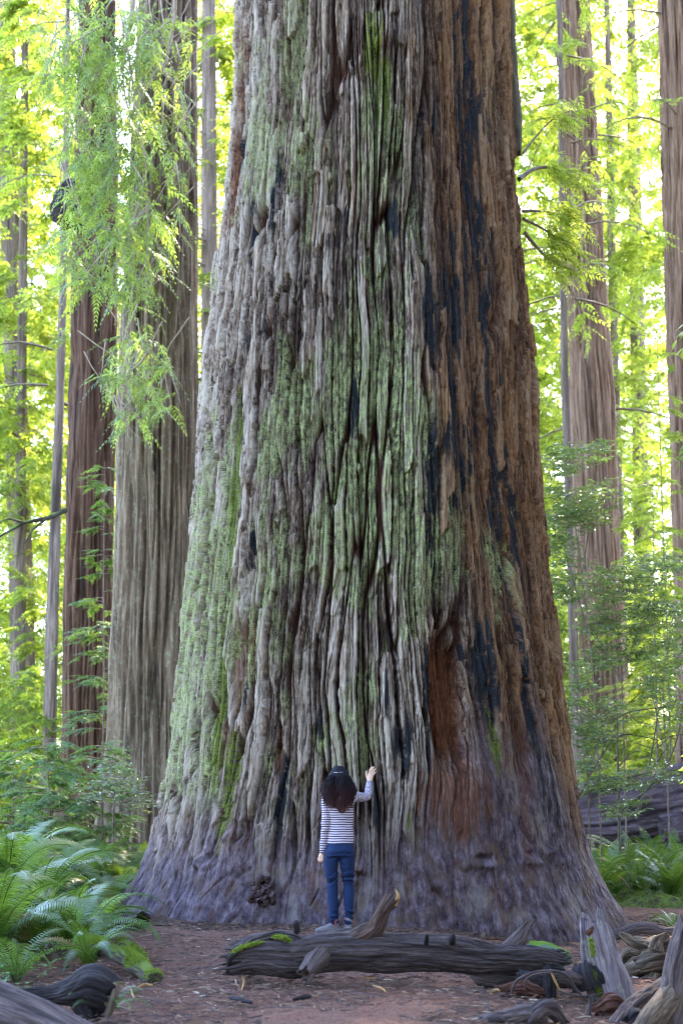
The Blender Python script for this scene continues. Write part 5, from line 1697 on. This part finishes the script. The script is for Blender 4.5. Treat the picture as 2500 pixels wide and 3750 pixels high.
link('jeans', me, b.done(b.pbr(col, .85, b.bump(f2, .002, .5), .2)), per)

# ---- boots
m_boot = mat_plain('boot_leather', (.15, .12, .13), .7, .15, 40, .25)
m_sole = mat_plain('boot_sole', (.16, .12, .12), .8, .2, 60)
m_el = mat_plain('boot_elastic', (.30, .055, .045), .85, .2, 80)
for k, (an, heel, toe) in enumerate(((H(393, 2030, -.016), H(438, 2120, -.005), H(285, 2160, -.10)), (H(553, 2030, -.016), H(553, 2130, -.045), H(548, 2150, .16)))):
    z0 = .018
    heel, toe = heel.copy(), toe.copy()
    heel[2] = toe[2] = z0
    if k == 0:                                               # its toe rests on the root in front
        d = unit(np.array([-.86, -.36, 0]))
        heel = np.array([an[0] + .035, an[1] + .02, z0])
    else:
        d = unit(np.array([-.10, 1.0, 0]))
        heel = np.array([an[0], an[1] - .025, z0])
    z = np.array([0, 0, 1.0])
    bt = MB()
    limb(bt, [heel + z * .030 + d * .012, heel + z * .030 + d * .09, heel + z * .026 + d * .165, heel + z * .022 + d * .215], [.034, .034, .037, .026], 1, 30)
    limb(bt, [an + z * .012, an + z * -.03, heel + z * .065 + d * .035, heel + z * .040 + d * .035], [.040, .040, .041, .040], 1, 24)
    limb(bt, [heel + z * .07 + d * .045, heel + z * .052 + d * .10, heel + z * .035 + d * .16], [.034, .030, .026], 1, 20)
    bo = link('boot', remesh(bt, 'boot', .005, 4), m_boot, per)
    so_ = MB()
    limb(so_, [heel + d * -.006, heel + d * .08, heel + d * .165, heel + d * .226], [.034, .032, .039, .026], 1, 24)
    sm_ = remesh(so_, 'sole', .005, 2)
    cs = np.empty(len(sm_.vertices) * 3, np.float32)
    sm_.vertices.foreach_get('co', cs)
    cs = cs.reshape(-1, 3)
    cs[:, 2] = np.clip(cs[:, 2], .001, .022)
    sm_.vertices.foreach_set('co', cs.ravel())
    link('sole', sm_, m_sole, bo)
    sd_ = np.cross(d, z)
    for s in (1, -1):
        el_ = MB()
        c0 = an + z * -.022 + d * .004 + sd_ * s * .036
        limb(el_, [c0 + z * .03, c0, c0 - z * .03 + sd_ * s * .003], [.013, .012, .006], 1, 12, 12)
        link('elastic_panel', el_.mesh('elastic_panel'), m_el, bo)

# ---- hair: a full curly mane
hr = MB()
hv = ball(H(440, 428, .0), .093, 22, (.98, 1.02, 1.12))
hr.add(*hv)
slab(hr, [(H(440, 0)[0], -.012, H(0, 372)[2], .080, .080), (H(440, 0)[0], -.024, H(0, 405)[2], .099, .090), (H(440, 0)[0], -.035, H(0, 455)[2], .120, .096), (H(438, 0)[0], -.045, H(0, 535)[2], .150, .092), (H(442, 0)[0], -.055, H(0, 605)[2], .160, .082), (H(450, 0)[0], -.068, H(0, 680)[2], .118, .060), (H(462, 0)[0], -.082, H(0, 760)[2], .082, .040), (H(475, 0)[0], -.088, H(0, 835)[2], .035, .022)])
me = remesh(hr, 'hair', .007, 4)
nv = len(me.vertices)
co_ = np.empty(nv * 3, np.float32)
nm = np.empty(nv * 3, np.float32)
me.vertices.foreach_get('co', co_)
me.vertices.foreach_get('normal', nm)
co_, nm = co_.reshape(-1, 3), nm.reshape(-1, 3)
face = (co_[:, 1] > .045) & (co_[:, 2] < H(0, 400)[2])
lo_ = sst(H(0, 430)[2], H(0, 560)[2], co_[:, 2])
cur = noise(co_[:, 0] * 24, co_[:, 1] * 24, co_[:, 2] * 13) * (.004 + .017 * lo_) + noise(co_[:, 0] * 60, co_[:, 1] * 60, co_[:, 2] * 26) * (.002 + .006 * lo_)
co_ = co_ + nm * (cur - .03 * face)[:, None]
me.vertices.foreach_set('co', co_.astype(np.float32).ravel())
b = NB('dark_curly_hair')
tc = b.n('ShaderNodeTexCoord').outputs['Object']
sp = b.n('ShaderNodeSeparateXYZ')
b.l(tc, sp.inputs[0])
zt = b.mrange(sp.outputs['Z'], float(H(0, 820)[2]), float(H(0, 470)[2]))
f = b.noise(tc, 55, 4, .6)
col = b.mix(b.math('ADD', zt, b.mrange(f, .3, .7, -.25, .25)), b.mix(f, (.028, .009, .010), (.085, .028, .024)), (.006, .004, .007))
m_hair = b.done(b.pbr(col, .6, b.bump(b.noise(tc, 130, 4, .7), .006), .12))
hair = link('hair', me, m_hair, per)
ck = MB()                                                    # loose curls around the outline
r = np.random.RandomState(8)
for k in range(560):
    f = r.uniform(0, 1)
    s = r.choice([-1, 1])
    zt_ = 415 + 235 * f
    hw = np.interp(zt_, [405, 520, 600, 660], [112, 188, 212, 176])
    x_ = 440 + s * hw * r.uniform(.35, 1.0)
    p = H(x_, zt_, -.06 - .085 * math.sqrt(max(0, 1 - ((x_ - 440) / 215) ** 2)) * r.uniform(.75, 1.05))
    ln = r.uniform(.07, .17)
    t = np.linspace(0, 1, 14)
    ph, fq, am = r.uniform(0, 6.28), r.uniform(8, 15), r.uniform(.006, .013)
    to = np.array([s * r.uniform(-.03, .035) - (x_ - 440) * KP * .35 * (f > .5), r.uniform(-.03, .0), -ln])
    Pc = p + t[:, None] * to + np.stack([np.cos(ph + fq * t) * am * t ** .4, np.sin(ph + fq * t) * am * t ** .4, 0 * t], -1)
    loft(ck, Pc, np.linspace(.0055, .0016, 6), m=20, nseg=5, closed=False)
link('curls', ck.mesh('curls'), m_hair, hair)
cl = MB()
limb(cl, [H(365, 408, -.085), H(400, 388, -.102), H(438, 396, -.107), H(475, 386, -.102), H(512, 402, -.082)], [.0018, .0028, .0022, .0028, .0018], 1, 30, 8)
b = NB('hair_clip_metal')
pp = b.pbr((.45, .42, .40), .3, None, .5)
pp.inputs['Metallic'].default_value = 1.0
link('hair_clip', cl.mesh('hair_clip'), b.done(pp), hair)
